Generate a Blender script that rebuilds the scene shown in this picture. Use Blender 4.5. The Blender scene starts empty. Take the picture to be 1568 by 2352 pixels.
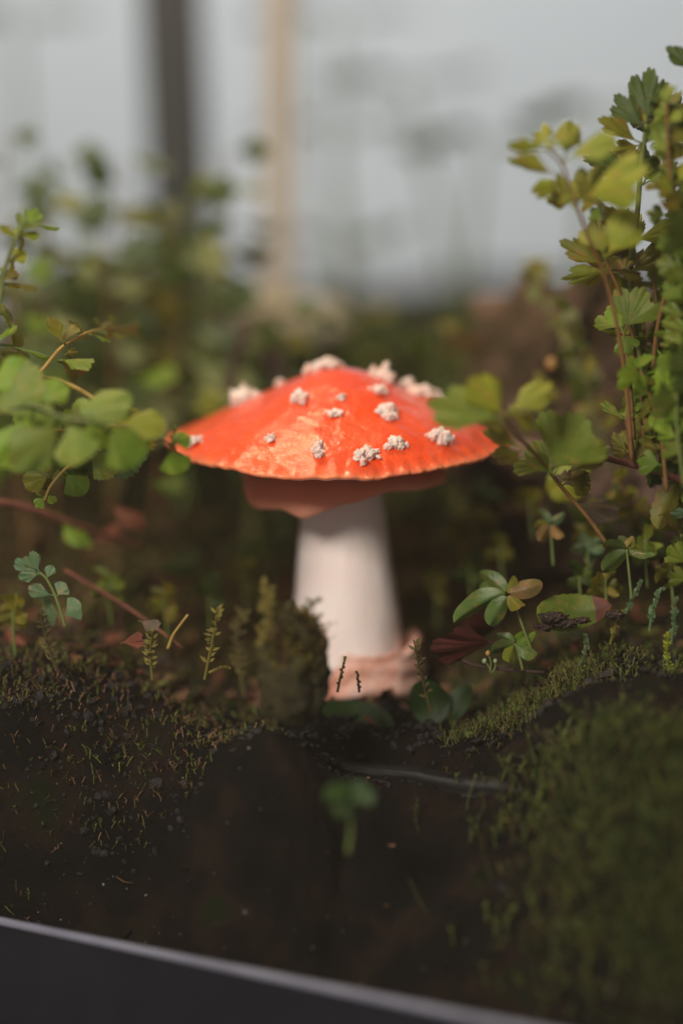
import bpy, math, random
from mathutils import Vector, Matrix, noise
R = random.Random(7)
rad = math.radians
S = bpy.context.scene
COL = S.collection
S.unit_settings.system = 'METRIC'
S.unit_settings.scale_length = 0.01          # one unit is one centimetre

# ------------------------------------------------------------------ camera
PITCH = rad(9.0)
FOCUS = Vector((0.1, -3.6, 4.7))
DIST = 54.0
CAM = FOCUS + Vector((0, -math.cos(PITCH), math.sin(PITCH))) * DIST
cd = bpy.data.cameras.new('camera')
cam = bpy.data.objects.new('camera', cd)
COL.objects.link(cam)
cam.location = CAM
cam.rotation_euler = (rad(90) - PITCH, 0, 0)
cd.lens = 90; cd.sensor_width = 36; cd.clip_start = 1; cd.clip_end = 2000
cd.dof.use_dof = True; cd.dof.focus_distance = DIST; cd.dof.aperture_fstop = 0.0285
S.camera = cam

# ------------------------------------------------------------------ light
w = bpy.data.worlds.new('World'); S.world = w; w.use_nodes = True
bg = w.node_tree.nodes['Background']
bg.inputs[0].default_value = (1.0, 0.96, 0.90, 1); bg.inputs[1].default_value = 0.185
def area(name, loc, target, size, power, col):
    l = bpy.data.lights.new(name, 'AREA'); l.shape = 'RECTANGLE'; l.size = size[0]; l.size_y = size[1]
    l.energy = power; l.color = col
    o = bpy.data.objects.new(name, l); COL.objects.link(o); o.location = loc
    o.rotation_euler = (Vector(target) - Vector(loc)).to_track_quat('-Z', 'Y').to_euler()
    return o
area('window_light', (-33, -69, 48), (0, 0, 3), (28, 18), 70000, (1.0, 0.93, 0.84))
area('grow_lamp', (-8, 8.2, 42), (0, -2, 4), (9, 2), 8500, (1.0, 0.78, 0.46))
area('room_light', (0, 62, 62), (0, 118, 2), (110, 30), 57000, (0.95, 0.98, 1.0))
S.view_settings.view_transform = 'Standard'; S.view_settings.look = 'None'
S.view_settings.exposure = 0; S.view_settings.gamma = 1
try:
    S.cycles.max_bounces = 8; S.cycles.transparent_max_bounces = 12; S.cycles.use_denoising = True
    S.cycles.sample_clamp_indirect = 4
except Exception: pass

# ------------------------------------------------------------------ helpers
FPX = 90 / 36 * 2352
cp, sp_ = math.cos(PITCH), math.sin(PITCH)
def P(px, py, Y=-3.6):
    """point of the sketch grid (1568 x 2352) at world depth Y, in cm"""
    u, v = (px - 784) / FPX, (1176 - py) / FPX
    d = Vector((u, cp + v * sp_, -sp_ + v * cp))
    return CAM + d * ((Y - CAM.y) / d.y)

def tag(o, label=None, cat=None, group=None, kind=None):
    for k, v in (('label', label), ('category', cat), ('group', group), ('kind', kind)):
        if v: o[k] = v
    return o
def mesh(name, verts, faces, mat, parent=None, origin=None, smooth=True, uvs=None, matidx=None):
    org = Vector(origin) if origin is not None else Vector((0, 0, 0))
    me = bpy.data.meshes.new(name)
    me.from_pydata([tuple(Vector(v) - org) for v in verts], [], faces)
    if uvs:
        ul = me.uv_layers.new(name='UVMap')
        idx = [0] * len(me.loops); me.loops.foreach_get('vertex_index', idx)
        ul.data.foreach_set('uv', [c for i in idx for c in uvs[i]])
    for m in (mat if isinstance(mat, (list, tuple)) else [mat]): me.materials.append(m)
    if matidx: me.polygons.foreach_set('material_index', matidx)
    if smooth: me.polygons.foreach_set('use_smooth', [True] * len(me.polygons))
    me.update()
    o = bpy.data.objects.new(name, me); COL.objects.link(o)
    if parent: o.parent = parent
    else: o.location = org
    return o
def empty(name, loc):
    o = bpy.data.objects.new(name, None); COL.objects.link(o); o.location = loc; o.empty_display_size = 0.3
    return o
def fbm(p, oct=4, s=1.0):
    return noise.fractal(Vector(p) * s, 1.0, 2.0, oct, noise_basis='PERLIN_ORIGINAL')

def smooth_path(pts, n=8):
    pts = [Vector(p) for p in pts]
    if len(pts) < 3:
        return [pts[0].lerp(pts[-1], i / n) for i in range(n + 1)]
    out = []
    e = [pts[0] * 2 - pts[1]] + pts + [pts[-1] * 2 - pts[-2]]
    for i in range(1, len(e) - 2):
        a, b, c, d = e[i - 1], e[i], e[i + 1], e[i + 2]
        for k in range(n):
            t = k / n
            out.append(0.5 * ((2 * b) + (c - a) * t + (2 * a - 5 * b + 4 * c - d) * t * t + (3 * b - a - 3 * c + d) * t ** 3))
    out.append(pts[-1])
    return out
def tube_geo(path, r0, r1, sides=7, wob=0.0):
    V, F = [], []
    n = len(path)
    for i, p in enumerate(path):
        t = (path[min(i + 1, n - 1)] - path[max(i - 1, 0)]).normalized()
        s = t.cross(Vector((0, 1, 0.02)))
        if s.length < 1e-3: s = t.cross(Vector((1, 0, 0)))
        s.normalize(); u = t.cross(s)
        r = r0 + (r1 - r0) * i / (n - 1)
        for k in range(sides):
            a = 2 * math.pi * k / sides
            rr = r * (1 + wob * fbm(p * 3 + Vector((k * 1.7, 0, 0)), 2))
            V.append(p + (s * math.cos(a) + u * math.sin(a)) * rr)
    for i in range(n - 1):
        for k in range(sides):
            a, b = i * sides + k, i * sides + (k + 1) % sides
            F.append((a, b, b + sides, a + sides))
    F.append(tuple(range(sides))[::-1]); F.append(tuple(range((n - 1) * sides, n * sides)))
    return V, F
def tube(name, pts, r0, r1, mat, parent=None, origin=None, sides=7, wob=0.0, n=8):
    V, F = tube_geo(smooth_path(pts, n), r0, r1, sides, wob)
    return mesh(name, V, F, mat, parent, origin)

# ------------------------------------------------------------------ materials
def new_mat(name):
    m = bpy.data.materials.new(name); m.use_nodes = True
    nt = m.node_tree; nt.nodes.clear()
    out = nt.nodes.new('ShaderNodeOutputMaterial')
    return m, nt, out
def N(nt, t, **kw):
    n = nt.nodes.new(t)
    for k, v in kw.items():
        if k in n.inputs: n.inputs[k].default_value = v
        else: setattr(n, k, v)
    return n
def ramp(nt, src, stops):
    r = nt.nodes.new('ShaderNodeValToRGB')
    el = r.color_ramp.elements
    el[0].position, el[0].color = stops[0][0], (*stops[0][1], 1)
    el[1].position, el[1].color = stops[-1][0], (*stops[-1][1], 1)
    for p, c in stops[1:-1]:
        e = el.new(p); e.color = (*c, 1)
    nt.links.new(src, r.inputs[0]); return r
def coords(nt):
    return nt.nodes.new('ShaderNodeTexCoord')
def noise_tex(nt, co, scale, detail=4, rough=0.55):
    n = N(nt, 'ShaderNodeTexNoise'); n.inputs['Scale'].default_value = scale
    n.inputs['Detail'].default_value = detail; n.inputs['Roughness'].default_value = rough
    nt.links.new(co, n.inputs['Vector']); return n
def bump(nt, h, strength, dist=0.1, prev=None):
    b = N(nt, 'ShaderNodeBump'); b.inputs['Strength'].default_value = strength; b.inputs['Distance'].default_value = dist
    nt.links.new(h, b.inputs['Height'])
    if prev: nt.links.new(prev, b.inputs['Normal'])
    return b.outputs[0]
def simple(name, stops, scale=3, rough=0.7, bscale=20, bstr=0.3, bdist=0.05, sss=0, spec=0.4, detail=5):
    m, nt, out = new_mat(name)
    b = N(nt, 'ShaderNodeBsdfPrincipled'); b.inputs['Roughness'].default_value = rough
    b.inputs['Specular IOR Level'].default_value = spec
    c = coords(nt).outputs['Object']
    n = noise_tex(nt, c, scale, detail)
    nt.links.new(ramp(nt, n.outputs[0], stops).outputs[0], b.inputs['Base Color'])
    if bstr:
        n2 = noise_tex(nt, c, bscale, 6, 0.65)
        nt.links.new(bump(nt, n2.outputs[0], bstr, bdist), b.inputs['Normal'])
    if sss:
        b.inputs['Subsurface Weight'].default_value = sss
        b.inputs['Subsurface Radius'].default_value = (1, 0.45, 0.3); b.inputs['Subsurface Scale'].default_value = 0.15
    nt.links.new(b.outputs[0], out.inputs[0]); return m

def leaf_mat(name, c1, c2, blotch, amount=0.5, rough=0.45, transl=0.35, spec=0.35):
    """c1-c2 body greens, blotch a yellow or brown patch colour"""
    m, nt, out = new_mat(name)
    tc = coords(nt); oi = N(nt, 'ShaderNodeObjectInfo')
    off = N(nt, 'ShaderNodeVectorMath', operation='ADD')
    nt.links.new(tc.outputs['Object'], off.inputs[0])
    sc = N(nt, 'ShaderNodeVectorMath', operation='SCALE'); sc.inputs['Scale'].default_value = 31
    cv = N(nt, 'ShaderNodeCombineXYZ')
    for i in range(3): nt.links.new(oi.outputs['Random'], cv.inputs[i])
    nt.links.new(cv.outputs[0], sc.inputs[0]); nt.links.new(sc.outputs[0], off.inputs[1])
    n1 = noise_tex(nt, off.outputs[0], 1.8, 5, 0.6)
    body = ramp(nt, n1.outputs[0], [(0.35, c1), (0.65, c2)])
    n2 = noise_tex(nt, off.outputs[0], 3.2, 8, 0.75)
    msk = ramp(nt, n2.outputs[0], [(0.62 - amount * 0.2, (0, 0, 0)), (0.74 - amount * 0.12, (1, 1, 1))])
    mix = N(nt, 'ShaderNodeMix', data_type='RGBA')
    nt.links.new(msk.outputs[0], mix.inputs['Factor']); nt.links.new(body.outputs[0], mix.inputs['A']); mix.inputs['B'].default_value = (*blotch, 1)
    hsv = N(nt, 'ShaderNodeHueSaturation')
    mr = N(nt, 'ShaderNodeMapRange'); mr.inputs['To Min'].default_value = 0.72; mr.inputs['To Max'].default_value = 1.25
    nt.links.new(oi.outputs['Random'], mr.inputs['Value']); nt.links.new(mr.outputs[0], hsv.inputs['Value'])
    nt.links.new(mix.outputs['Result'], hsv.inputs['Color'])
    b = N(nt, 'ShaderNodeBsdfPrincipled'); b.inputs['Roughness'].default_value = rough; b.inputs['Specular IOR Level'].default_value = spec
    nt.links.new(hsv.outputs[0], b.inputs['Base Color'])
    uv = N(nt, 'ShaderNodeUVMap'); sx = N(nt, 'ShaderNodeSeparateXYZ'); nt.links.new(uv.outputs[0], sx.inputs[0])
    mu = N(nt, 'ShaderNodeMath', operation='MULTIPLY'); mu.inputs[1].default_value = 44; nt.links.new(sx.outputs[0], mu.inputs[0])
    sn = N(nt, 'ShaderNodeMath', operation='SINE'); nt.links.new(mu.outputs[0], sn.inputs[0])
    bn = bump(nt, sn.outputs[0], 0.06, 0.02)
    n3 = noise_tex(nt, off.outputs[0], 22, 5, 0.7)
    bn = bump(nt, n3.outputs[0], 0.35, 0.03, bn)
    nt.links.new(bn, b.inputs['Normal'])
    t = N(nt, 'ShaderNodeBsdfTranslucent'); nt.links.new(hsv.outputs[0], t.inputs[0])
    ms = N(nt, 'ShaderNodeMixShader'); ms.inputs[0].default_value = transl
    nt.links.new(b.outputs[0], ms.inputs[1]); nt.links.new(t.outputs[0], ms.inputs[2]); nt.links.new(ms.outputs[0], out.inputs[0])
    return m

GREEN = leaf_mat('fern_green', (0.13, 0.19, 0.02), (0.20, 0.25, 0.03), (0.34, 0.25, 0.05), 0.5)
FRESH = leaf_mat('fern_fresh_green', (0.15, 0.26, 0.018), (0.22, 0.31, 0.028), (0.33, 0.30, 0.04), 0.4)
YELLOW = leaf_mat('fern_yellow_green', (0.21, 0.25, 0.022), (0.31, 0.32, 0.03), (0.42, 0.28, 0.05), 0.5)
OLIVE = leaf_mat('fern_olive', (0.14, 0.145, 0.015), (0.21, 0.19, 0.022), (0.30, 0.16, 0.04), 0.55)
DARK = leaf_mat('leaf_dark_green', (0.05, 0.085, 0.012), (0.085, 0.12, 0.016), (0.17, 0.12, 0.03), 0.35)
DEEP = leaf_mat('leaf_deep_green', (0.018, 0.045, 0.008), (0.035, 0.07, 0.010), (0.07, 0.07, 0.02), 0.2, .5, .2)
SAGE = leaf_mat('leaf_grey_green', (0.09, 0.16, 0.07), (0.13, 0.21, 0.09), (0.28, 0.22, 0.10), 0.5)
MINT = leaf_mat('leaf_soft_green', (0.22, 0.31, 0.05), (0.30, 0.36, 0.06), (0.40, 0.36, 0.06), 0.5)
GLOSS = leaf_mat('moss_leaf_green', (0.07, 0.13, 0.03), (0.12, 0.18, 0.035), (0.30, 0.20, 0.05), 0.5, 0.3, 0.35, 0.5)
BRONZE = leaf_mat('moss_leaf_bronze', (0.22, 0.17, 0.05), (0.34, 0.20, 0.07), (0.42, 0.17, 0.08), 0.6, 0.35)
RUST = leaf_mat('dead_leaf_rust', (0.16, 0.045, 0.025), (0.22, 0.07, 0.035), (0.08, 0.03, 0.02), 0.5, 0.6, 0.2)
MAROON = leaf_mat('dead_leaf_maroon', (0.07, 0.015, 0.012), (0.10, 0.025, 0.018), (0.04, 0.015, 0.012), 0.4, 0.4, 0.15)
MAUVE = leaf_mat('withered_leaf', (0.14, 0.10, 0.07), (0.18, 0.12, 0.09), (0.09, 0.10, 0.04), 0.5, 0.6)
DULL = leaf_mat('fern_dull_olive', (0.22, 0.25, 0.09), (0.31, 0.32, 0.12), (0.34, 0.27, 0.11), 0.4)
DULLER = DULL
HAZY = leaf_mat('distant_leaf', (0.13, 0.18, 0.09), (0.18, 0.23, 0.11), (0.2, 0.2, 0.09), 0.3)
STEMG = simple('stem_green', [(0.3, (0.10, 0.15, 0.03)), (0.7, (0.17, 0.18, 0.05))], 3, 0.5, 30, 0.2, 0.02)
STEMY = simple('stem_yellow', [(0.3, (0.34, 0.25, 0.05)), (0.7, (0.40, 0.24, 0.06))], 3, 0.5, 30, 0.2, 0.02)
STEMB = simple('stem_brown', [(0.3, (0.16, 0.07, 0.025)), (0.7, (0.22, 0.12, 0.035))], 3, 0.5, 30, 0.3, 0.02)
SOIL = simple('soil', [(0.30, (0.003, 0.0025, 0.002)), (0.46, (0.005, 0.004, 0.003)), (0.58, (0.013, 0.0075, 0.005)), (0.70, (0.007, 0.011, 0.003))], 0.7, 0.95, 5, 0.6, 0.15, 0, 0.12, 4)
CRUMB = simple('soil_crumb', [(0.3, (0.004, 0.0035, 0.003)), (0.7, (0.014, 0.010, 0.008))], 2, 0.6, 9, 0.8, 0.1, 0, 0.5)
GRIT = simple('pale_grit', [(0.3, (0.14, 0.13, 0.12)), (0.7, (0.26, 0.22, 0.18))], 2, 0.6, 9, 0.5, 0.1)
ROOT = simple('rotten_wood', [(0.35, (0.045, 0.035, 0.014)), (0.5, (0.12, 0.075, 0.042)), (0.66, (0.33, 0.20, 0.15))], 0.8, 0.85, 5, 1.0, 0.3, 0, 0.2, 8)
MOSSD = simple('moss_brown', [(0.3, (0.05, 0.035, 0.012)), (0.7, (0.14, 0.11, 0.025))], 1.2, 0.8, 9, 0, 0)
MOSSG = simple('moss_green', [(0.3, (0.05, 0.075, 0.012)), (0.7, (0.13, 0.15, 0.022))], 1.2, 0.8, 9, 0, 0)
MOSSF = simple('moss_deep', [(0.3, (0.020, 0.030, 0.006)), (0.7, (0.06, 0.075, 0.012))], 1.2, 0.8, 9, 0, 0)
HERB = simple('herb_green', [(0.3, (0.10, 0.14, 0.05)), (0.7, (0.18, 0.22, 0.08))], 1.2, 0.8, 9, 0, 0)
MOSSY = simple('moss_gold', [(0.3, (0.12, 0.10, 0.02)), (0.7, (0.26, 0.20, 0.035))], 1.2, 0.8, 9, 0, 0)
TWIG = simple('twig_bark', [(0.3, (0.035, 0.018, 0.014)), (0.7, (0.085, 0.045, 0.035))], 4, 0.8, 14, 0.7, 0.1)
REDTWIG = simple('twig_red', [(0.3, (0.12, 0.035, 0.022)), (0.7, (0.20, 0.07, 0.04))], 4, 0.7, 14, 0.5, 0.1)
LITTER = simple('litter_brown', [(0.3, (0.11, 0.055, 0.030)), (0.7, (0.23, 0.12, 0.06))], 1.5, 0.8, 9, 0.4, 0.05)
RUSTY = simple('litter_rust', [(0.3, (0.14, 0.040, 0.022)), (0.7, (0.24, 0.07, 0.035))], 1.5, 0.8, 9, 0.4, 0.05)
WALLM = simple('pale_wall', [(0.35, (0.56, 0.585, 0.595)), (0.65, (0.62, 0.64, 0.645))], 0.02, 0.9, 1, 0, 0)
POSTD = simple('dark_post_paint', [(0.3, (0.018, 0.020, 0.022)), (0.7, (0.032, 0.034, 0.032))], 0.3, 0.5, 2, 0.1, 0.05)
POSTC = simple('cream_post_paint', [(0.3, (0.40, 0.36, 0.31)), (0.7, (0.47, 0.42, 0.37))], 0.3, 0.7, 2, 0.1, 0.05)
FLOORM = simple('bench_top', [(0.3, (0.10, 0.10, 0.10)), (0.7, (0.15, 0.15, 0.15))], 0.1, 0.7, 2, 0.1, 0.05)

# cap: red pigment, light through the thin margin painted paler; wet bumpy skin
def make_cap_mat():
    m, nt, out = new_mat('cap_skin')
    b = N(nt, 'ShaderNodeBsdfPrincipled')
    c = coords(nt).outputs['Object']
    uv = N(nt, 'ShaderNodeUVMap'); sx = N(nt, 'ShaderNodeSeparateXYZ'); nt.links.new(uv.outputs[0], sx.inputs[0])
    rim = ramp(nt, sx.outputs[1], [(0.0, (0.95, 0.055, 0.003)), (0.55, (0.95, 0.070, 0.004)), (0.93, (0.94, 0.080, 0.010)), (0.99, (0.92, 0.13, 0.04)), (1.0, (0.90, 0.22, 0.10))])
    n = noise_tex(nt, c, 1.3, 6, 0.6)
    mot = ramp(nt, n.outputs[0], [(0.35, (0.86, 0.86, 0.86)), (0.7, (1.0, 1.3, 1.2))])
    mx = N(nt, 'ShaderNodeMix', data_type='RGBA', blend_type='MULTIPLY'); mx.inputs['Factor'].default_value = 1
    nt.links.new(rim.outputs[0], mx.inputs['A']); nt.links.new(mot.outputs[0], mx.inputs['B'])
    nt.links.new(mx.outputs['Result'], b.inputs['Base Color'])
    b.inputs['Subsurface Weight'].default_value = 0.35
    b.inputs['Subsurface Radius'].default_value = (1, 0.20, 0.03); b.inputs['Subsurface Scale'].default_value = 0.2
    n2 = noise_tex(nt, c, 9, 6, 0.6); bn = bump(nt, n2.outputs[0], 0.38, 0.05)
    v = N(nt, 'ShaderNodeTexVoronoi'); v.inputs['Scale'].default_value = 14; nt.links.new(c, v.inputs['Vector'])
    bn = bump(nt, v.outputs['Distance'], 0.10, 0.03, bn)
    n3 = noise_tex(nt, c, 2.2, 3, 0.5); bn = bump(nt, n3.outputs[0], 0.6, 0.12, bn)
    nt.links.new(bn, b.inputs['Normal'])
    rr = noise_tex(nt, c, 3.0, 5, 0.7)
    ro = ramp(nt, rr.outputs[0], [(0.38, (0.30,) * 3), (0.62, (0.55,) * 3)])
    nt.links.new(ro.outputs[0], b.inputs['Roughness'])
    b.inputs['Coat Weight'].default_value = 0.9; b.inputs['Coat Roughness'].default_value = 0.06; b.inputs['Specular IOR Level'].default_value = 0.12
    nt.links.new(bn, b.inputs['Coat Normal'])
    nt.links.new(b.outputs[0], out.inputs[0]); return m
CAPM = make_cap_mat()
WARTM = simple('wart_flesh', [(0.35, (0.88, 0.56, 0.46)), (0.6, (0.93, 0.75, 0.67))], 4, 0.6, 25, 0.5, 0.04, 0.4)
STEMM = simple('stem_flesh', [(0.35, (0.90, 0.74, 0.68)), (0.65, (0.93, 0.80, 0.75))], 0.9, 0.5, 9, 0.15, 0.05, 0.3)
GILLM = simple('gill_flesh', [(0.35, (0.84, 0.38, 0.24)), (0.65, (0.88, 0.46, 0.32))], 1.5, 0.6, 9, 0.15, 0.05, 0.3)
RINGM = simple('ring_flesh', [(0.35, (0.95, 0.42, 0.27)), (0.65, (0.96, 0.52, 0.37))], 1.0, 0.45, 8, 0.25, 0.06, 0.5)
def add_transl(m, f):
    nt = m.node_tree; out = [n for n in nt.nodes if n.type == 'OUTPUT_MATERIAL'][0]; b = [n for n in nt.nodes if n.type == 'BSDF_PRINCIPLED'][0]
    t = N(nt, 'ShaderNodeBsdfTranslucent'); nt.links.new(b.inputs['Base Color'].links[0].from_socket, t.inputs[0])
    ms = N(nt, 'ShaderNodeMixShader'); ms.inputs[0].default_value = f
    nt.links.new(b.outputs[0], ms.inputs[1]); nt.links.new(t.outputs[0], ms.inputs[2]); nt.links.new(ms.outputs[0], out.inputs[0])
add_transl(RINGM, .5)
VOLVAM = simple('volva_flesh', [(0.3, (0.50, 0.19, 0.12)), (0.5, (0.74, 0.38, 0.28)), (0.7, (0.88, 0.64, 0.55))], 1.3, 0.45, 9, 0.4, 0.08, 0.4)

# ------------------------------------------------------------------ backdrop
wl = mesh('wall', [(-260, 118, -60), (260, 118, -60), (260, 118, 220), (-260, 118, 220), (-260, 124, -60), (260, 124, -60), (260, 124, 220), (-260, 124, 220)],
          [(0, 1, 2, 3), (5, 4, 7, 6), (3, 2, 6, 7), (1, 0, 4, 5)], WALLM, smooth=False)
tag(wl, kind='structure')
def box(name, x0, x1, y0, y1, z0, z1, mat, parent=None, origin=None, bev=0.1, lean=0.0):
    import bmesh
    bm = bmesh.new(); bmesh.ops.create_cube(bm, size=1)
    for v in bm.verts:
        v.co = Vector(((x0 + x1) / 2 + v.co.x * (x1 - x0), (y0 + y1) / 2 + v.co.y * (y1 - y0), (z0 + z1) / 2 + v.co.z * (z1 - z0)))
        v.co.x += lean * (v.co.z - z0)
    if bev: bmesh.ops.bevel(bm, geom=bm.edges[:], offset=bev, segments=2, affect='EDGES')
    V = [v.co.copy() for v in bm.verts]; F = [[v.index for v in f.verts] for f in bm.faces]; bm.free()
    return mesh(name, V, F, mat, parent, origin, smooth=False)
tag(box('bench', -150, 150, -14, 117, -12.5, -8.5, FLOORM, bev=0.3), kind='structure')

# ------------------------------------------------------------------ ground
GY = 0.60                                     # slope of the tank front against the camera
def glass_y(x): return -9.5 - GY * x
def sstep(a, b, x):
    t = min(1, max(0, (x - a) / (b - a))); return t * t * (3 - 2 * t)
def ground(x, y):
    z = 0.0
    z += 4.2 * sstep(2.5, 17, y) + 0.10 * max(0, min(y, 20) - 3)
    z += 1.5 * sstep(-2.0, -6.0, x) * sstep(-7, -2, y)
    z += 1.6 * sstep(2.6, 6.0, x) * (1 - 0.8 * sstep(3, 9, y))
    z += 0.35 * math.exp(-((x - 0.5) ** 2 + y * y) / 4) - 0.2
    # the soil falls from a crest to the foot of the tank front
    yc = min(-3.7 + 0.5 * math.sin(x * 1.3 + 1), -3.2 - GY * (x + 0.2)); edge = glass_y(x) + 0.45
    t = min(1, max(0, (yc - y) / (yc - edge)))
    z -= (6.6 + 1.6 * sstep(2.6, 6, x) + 1.2 * sstep(-2, -6, x) * sstep(-7, -2, y)) * (0.25 * t + 0.75 * t * t) + 0.5 * sstep(yc + 0.1, yc - 0.3, y) * sstep(-0.6, 0.4, x)
    z += 1.9 * math.exp(-((x + 1.3) / 1.7) ** 2 - ((y + 6.0) / 1.3) ** 2)
    return z
def ground_n(x, y):
    return ground(x, y) + 0.30 * fbm((x * 0.9, y * 0.9, 0), 5) + 0.10 * fbm((x * 4, y * 4, 3), 4)
def build_ground():
    xs = [-30 + i * 0.16 * 1.0 for i in range(0)]
    def axis(a, b, fine0, fine1, f, c):
        out = [a]
        while out[-1] < b:
            v = out[-1]
            out.append(v + (f if fine0 <= v <= fine1 else c))
        return out
    xs = axis(-26, 26, -8, 8, 0.09, 0.5)
    ns = 190
    V, F = [], []
    for j in range(ns + 1):
        s = j / ns
        for x in xs:
            e = glass_y(x) + 0.42
            y = e + (0.5 * s / 0.1 * 0.9 if s < 0.1 else 0.45 + (s - 0.1) / 0.9 * 9.5 if False else 0)
            # denser toward the front
            y = e + (52 - e) * (s ** 2.3)
            V.append((x, y, max(-8.3, ground_n(x, y))))
    w_ = len(xs)
    for j in range(ns):
        for i in range(w_ - 1):
            a = j * w_ + i
            F.append((a, a + 1, a + 1 + w_, a + w_))
    # skirt down behind the glass, built from the front row
    b0 = len(V)
    for i in range(w_): V.append((V[i][0], V[i][1] - 0.02, -8.45))
    for i in range(w_ - 1): F.append((b0 + i, b0 + i + 1, i + 1, i))
    return mesh('ground', V, F, SOIL)
tag(build_ground(), kind='structure')

# ------------------------------------------------------------------ mushroom
CX, CZ, CR = 0.0, 5.74, 3.84
CX = P(770, 1012, 0).x
prof = [(0, 1.66), (0.10, 1.62), (0.18, 1.52), (0.28, 1.36), (0.40, 1.15), (0.54, 0.90), (0.68, 0.66), (0.80, 0.44), (0.90, 0.24), (0.96, 0.10), (1.0, 0.0)]
def lerp_tab(tab, x):
    if x <= tab[0][0]: return tab[0][1]
    for (a, va), (b, vb) in zip(tab, tab[1:]):
        if x <= b: return va + (vb - va) * (x - a) / (b - a)
    return tab[-1][1]
def smooth_tab(tab, x, h=0.035):
    return (lerp_tab(tab, x - h) + lerp_tab(tab, x + h) + lerp_tab(tab, x)) / 3
def cap_pt(s, th):
    """s 0..1 from the top to the rim, th angle, -90 deg toward the camera"""
    c, si = math.cos(th), math.sin(th)
    R_ = CR * (1 + 0.012 * math.sin(3 * th + 1) + 0.01 * math.sin(5 * th))
    z = smooth_tab(prof, s)
    front = max(0, -si)
    z -= 0.20 * front ** 1.5 * s ** 4
    z -= 0.10 * (1 - abs(c)) * s ** 8
    z += 0.06 * fbm((c * s * 2.2, si * s * 2.2, 4), 3) * s
    st = max(0, (s - 0.86) / 0.14)
    ph = th * 58 + 1.5 * math.sin(5 * th)
    am = 0.5 + 0.5 * fbm((c * 5, si * 5, 0), 2)
    z += 0.008 * st * math.sin(ph) * am * 2 + 0.03 * st * fbm((c * 6, si * 6, 8), 2)
    R2 = R_ * (1 + 0.0035 * st * math.sin(ph) * am * 2 + 0.012 * st ** 4 * fbm((c * 14, si * 14, 2), 3))
    off = 0.10 * (1 - s)
    return Vector((CX + c * s * R2 + off, si * s * R2, CZ + z))
mroot = empty('mushroom', P(795, 1610, 0)); mroot.location.z = 0
tag(mroot, 'red mushroom with a glossy cone-shaped cap, pale ragged warts and a white stem', 'mushroom')
def build_cap():
    NS, NT = 90, 720
    V, F, UV = [], [], []
    V.append(cap_pt(0, 0)); UV.append((0, 0))
    for i in range(1, NS + 1):
        s = (i / NS) ** 0.85
        for k in range(NT):
            V.append(cap_pt(s, 2 * math.pi * k / NT)); UV.append((k / NT, s))
    for k in range(NT): F.append((0, 1 + k, 1 + (k + 1) % NT))
    for i in range(NS - 1):
        a = 1 + i * NT
        for k in range(NT):
            b = (k + 1) % NT
            F.append((a + k, a + NT + k, a + NT + b, a + b))
    # rounded margin turning under, then a plain underside
    last = 1 + (NS - 1) * NT
    for dr, dz in ((0.008, -0.03), (-0.01, -0.065), (-0.05, -0.09), (-0.14, -0.10)):
        for k in range(NT):
            th = 2 * math.pi * k / NT
            p = V[last + k] if dr == 0.01 else V[last + k]
            base = V[1 + (NS - 1) * NT + k]
            V.append(base + Vector((math.cos(th) * dr, math.sin(th) * dr, dz))); UV.append((k / NT, 1.0))
    for j in range(4):
        a = 1 + (NS - 1 + j) * NT
        for k in range(NT):
            b = (k + 1) % NT
            F.append((a + k, a + NT + k, a + NT + b, a + b))
    return mesh('cap', V, F, CAPM, mroot, mroot.location, uvs=UV)
build_cap()
def build_gills():
    V, F = [], []
    n = 150
    base = []
    # under-surface sheet
    NT = 150
    rings = [(0.965, -0.11), (0.8, 0.02), (0.5, 0.22), (0.26, 0.26)]
    for s, dz in rings:
        for k in range(NT):
            p = cap_pt(0.97, 2 * math.pi * k / NT); th = 2 * math.pi * k / NT
            V.append(Vector((CX + math.cos(th) * CR * s, math.sin(th) * CR * s, (p.z if s > 0.9 else CZ + (p.z - CZ) * s) + dz)))
    for j in range(len(rings) - 1):
        for k in range(NT):
            b = (k + 1) % NT
            F.append((j * NT + k, j * NT + b, (j + 1) * NT + b, (j + 1) * NT + k))
    o = mesh('underside', V, F, GILLM, mroot, mroot.location)
    # blades
    V, F = [], []
    for k in range(n):
        th = 2 * math.pi * (k + 0.3 * R.random()) / n
        c, s_ = math.cos(th), math.sin(th); q = 0.012
        a = len(V)
        pz = cap_pt(0.97, th).z
        for s, dz in ((0.95, -0.11), (0.8, -0.16), (0.5, -0.08), (0.27, 0.0)):
            zz = (pz if s > 0.9 else CZ + (pz - CZ) * s)
            for sd in (-q, q):
                V.append(Vector((CX + c * CR * s - s_ * sd, s_ * CR * s + c * sd, zz + dz)))
                V.append(Vector((CX + c * CR * s - s_ * sd * 1.5, s_ * CR * s + c * sd * 1.5, zz + dz + (0.08 if s > 0.9 else 0.16))))
        for j in range(3):
            b = a + j * 4
            F += [(b, b + 4, b + 5, b + 1), (b + 2, b + 3, b + 7, b + 6), (b, b + 2, b + 6, b + 4)]
    tag(mesh('gills', V, F, GILLM, mroot, mroot.location, smooth=False), kind='stuff')
build_gills()
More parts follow.
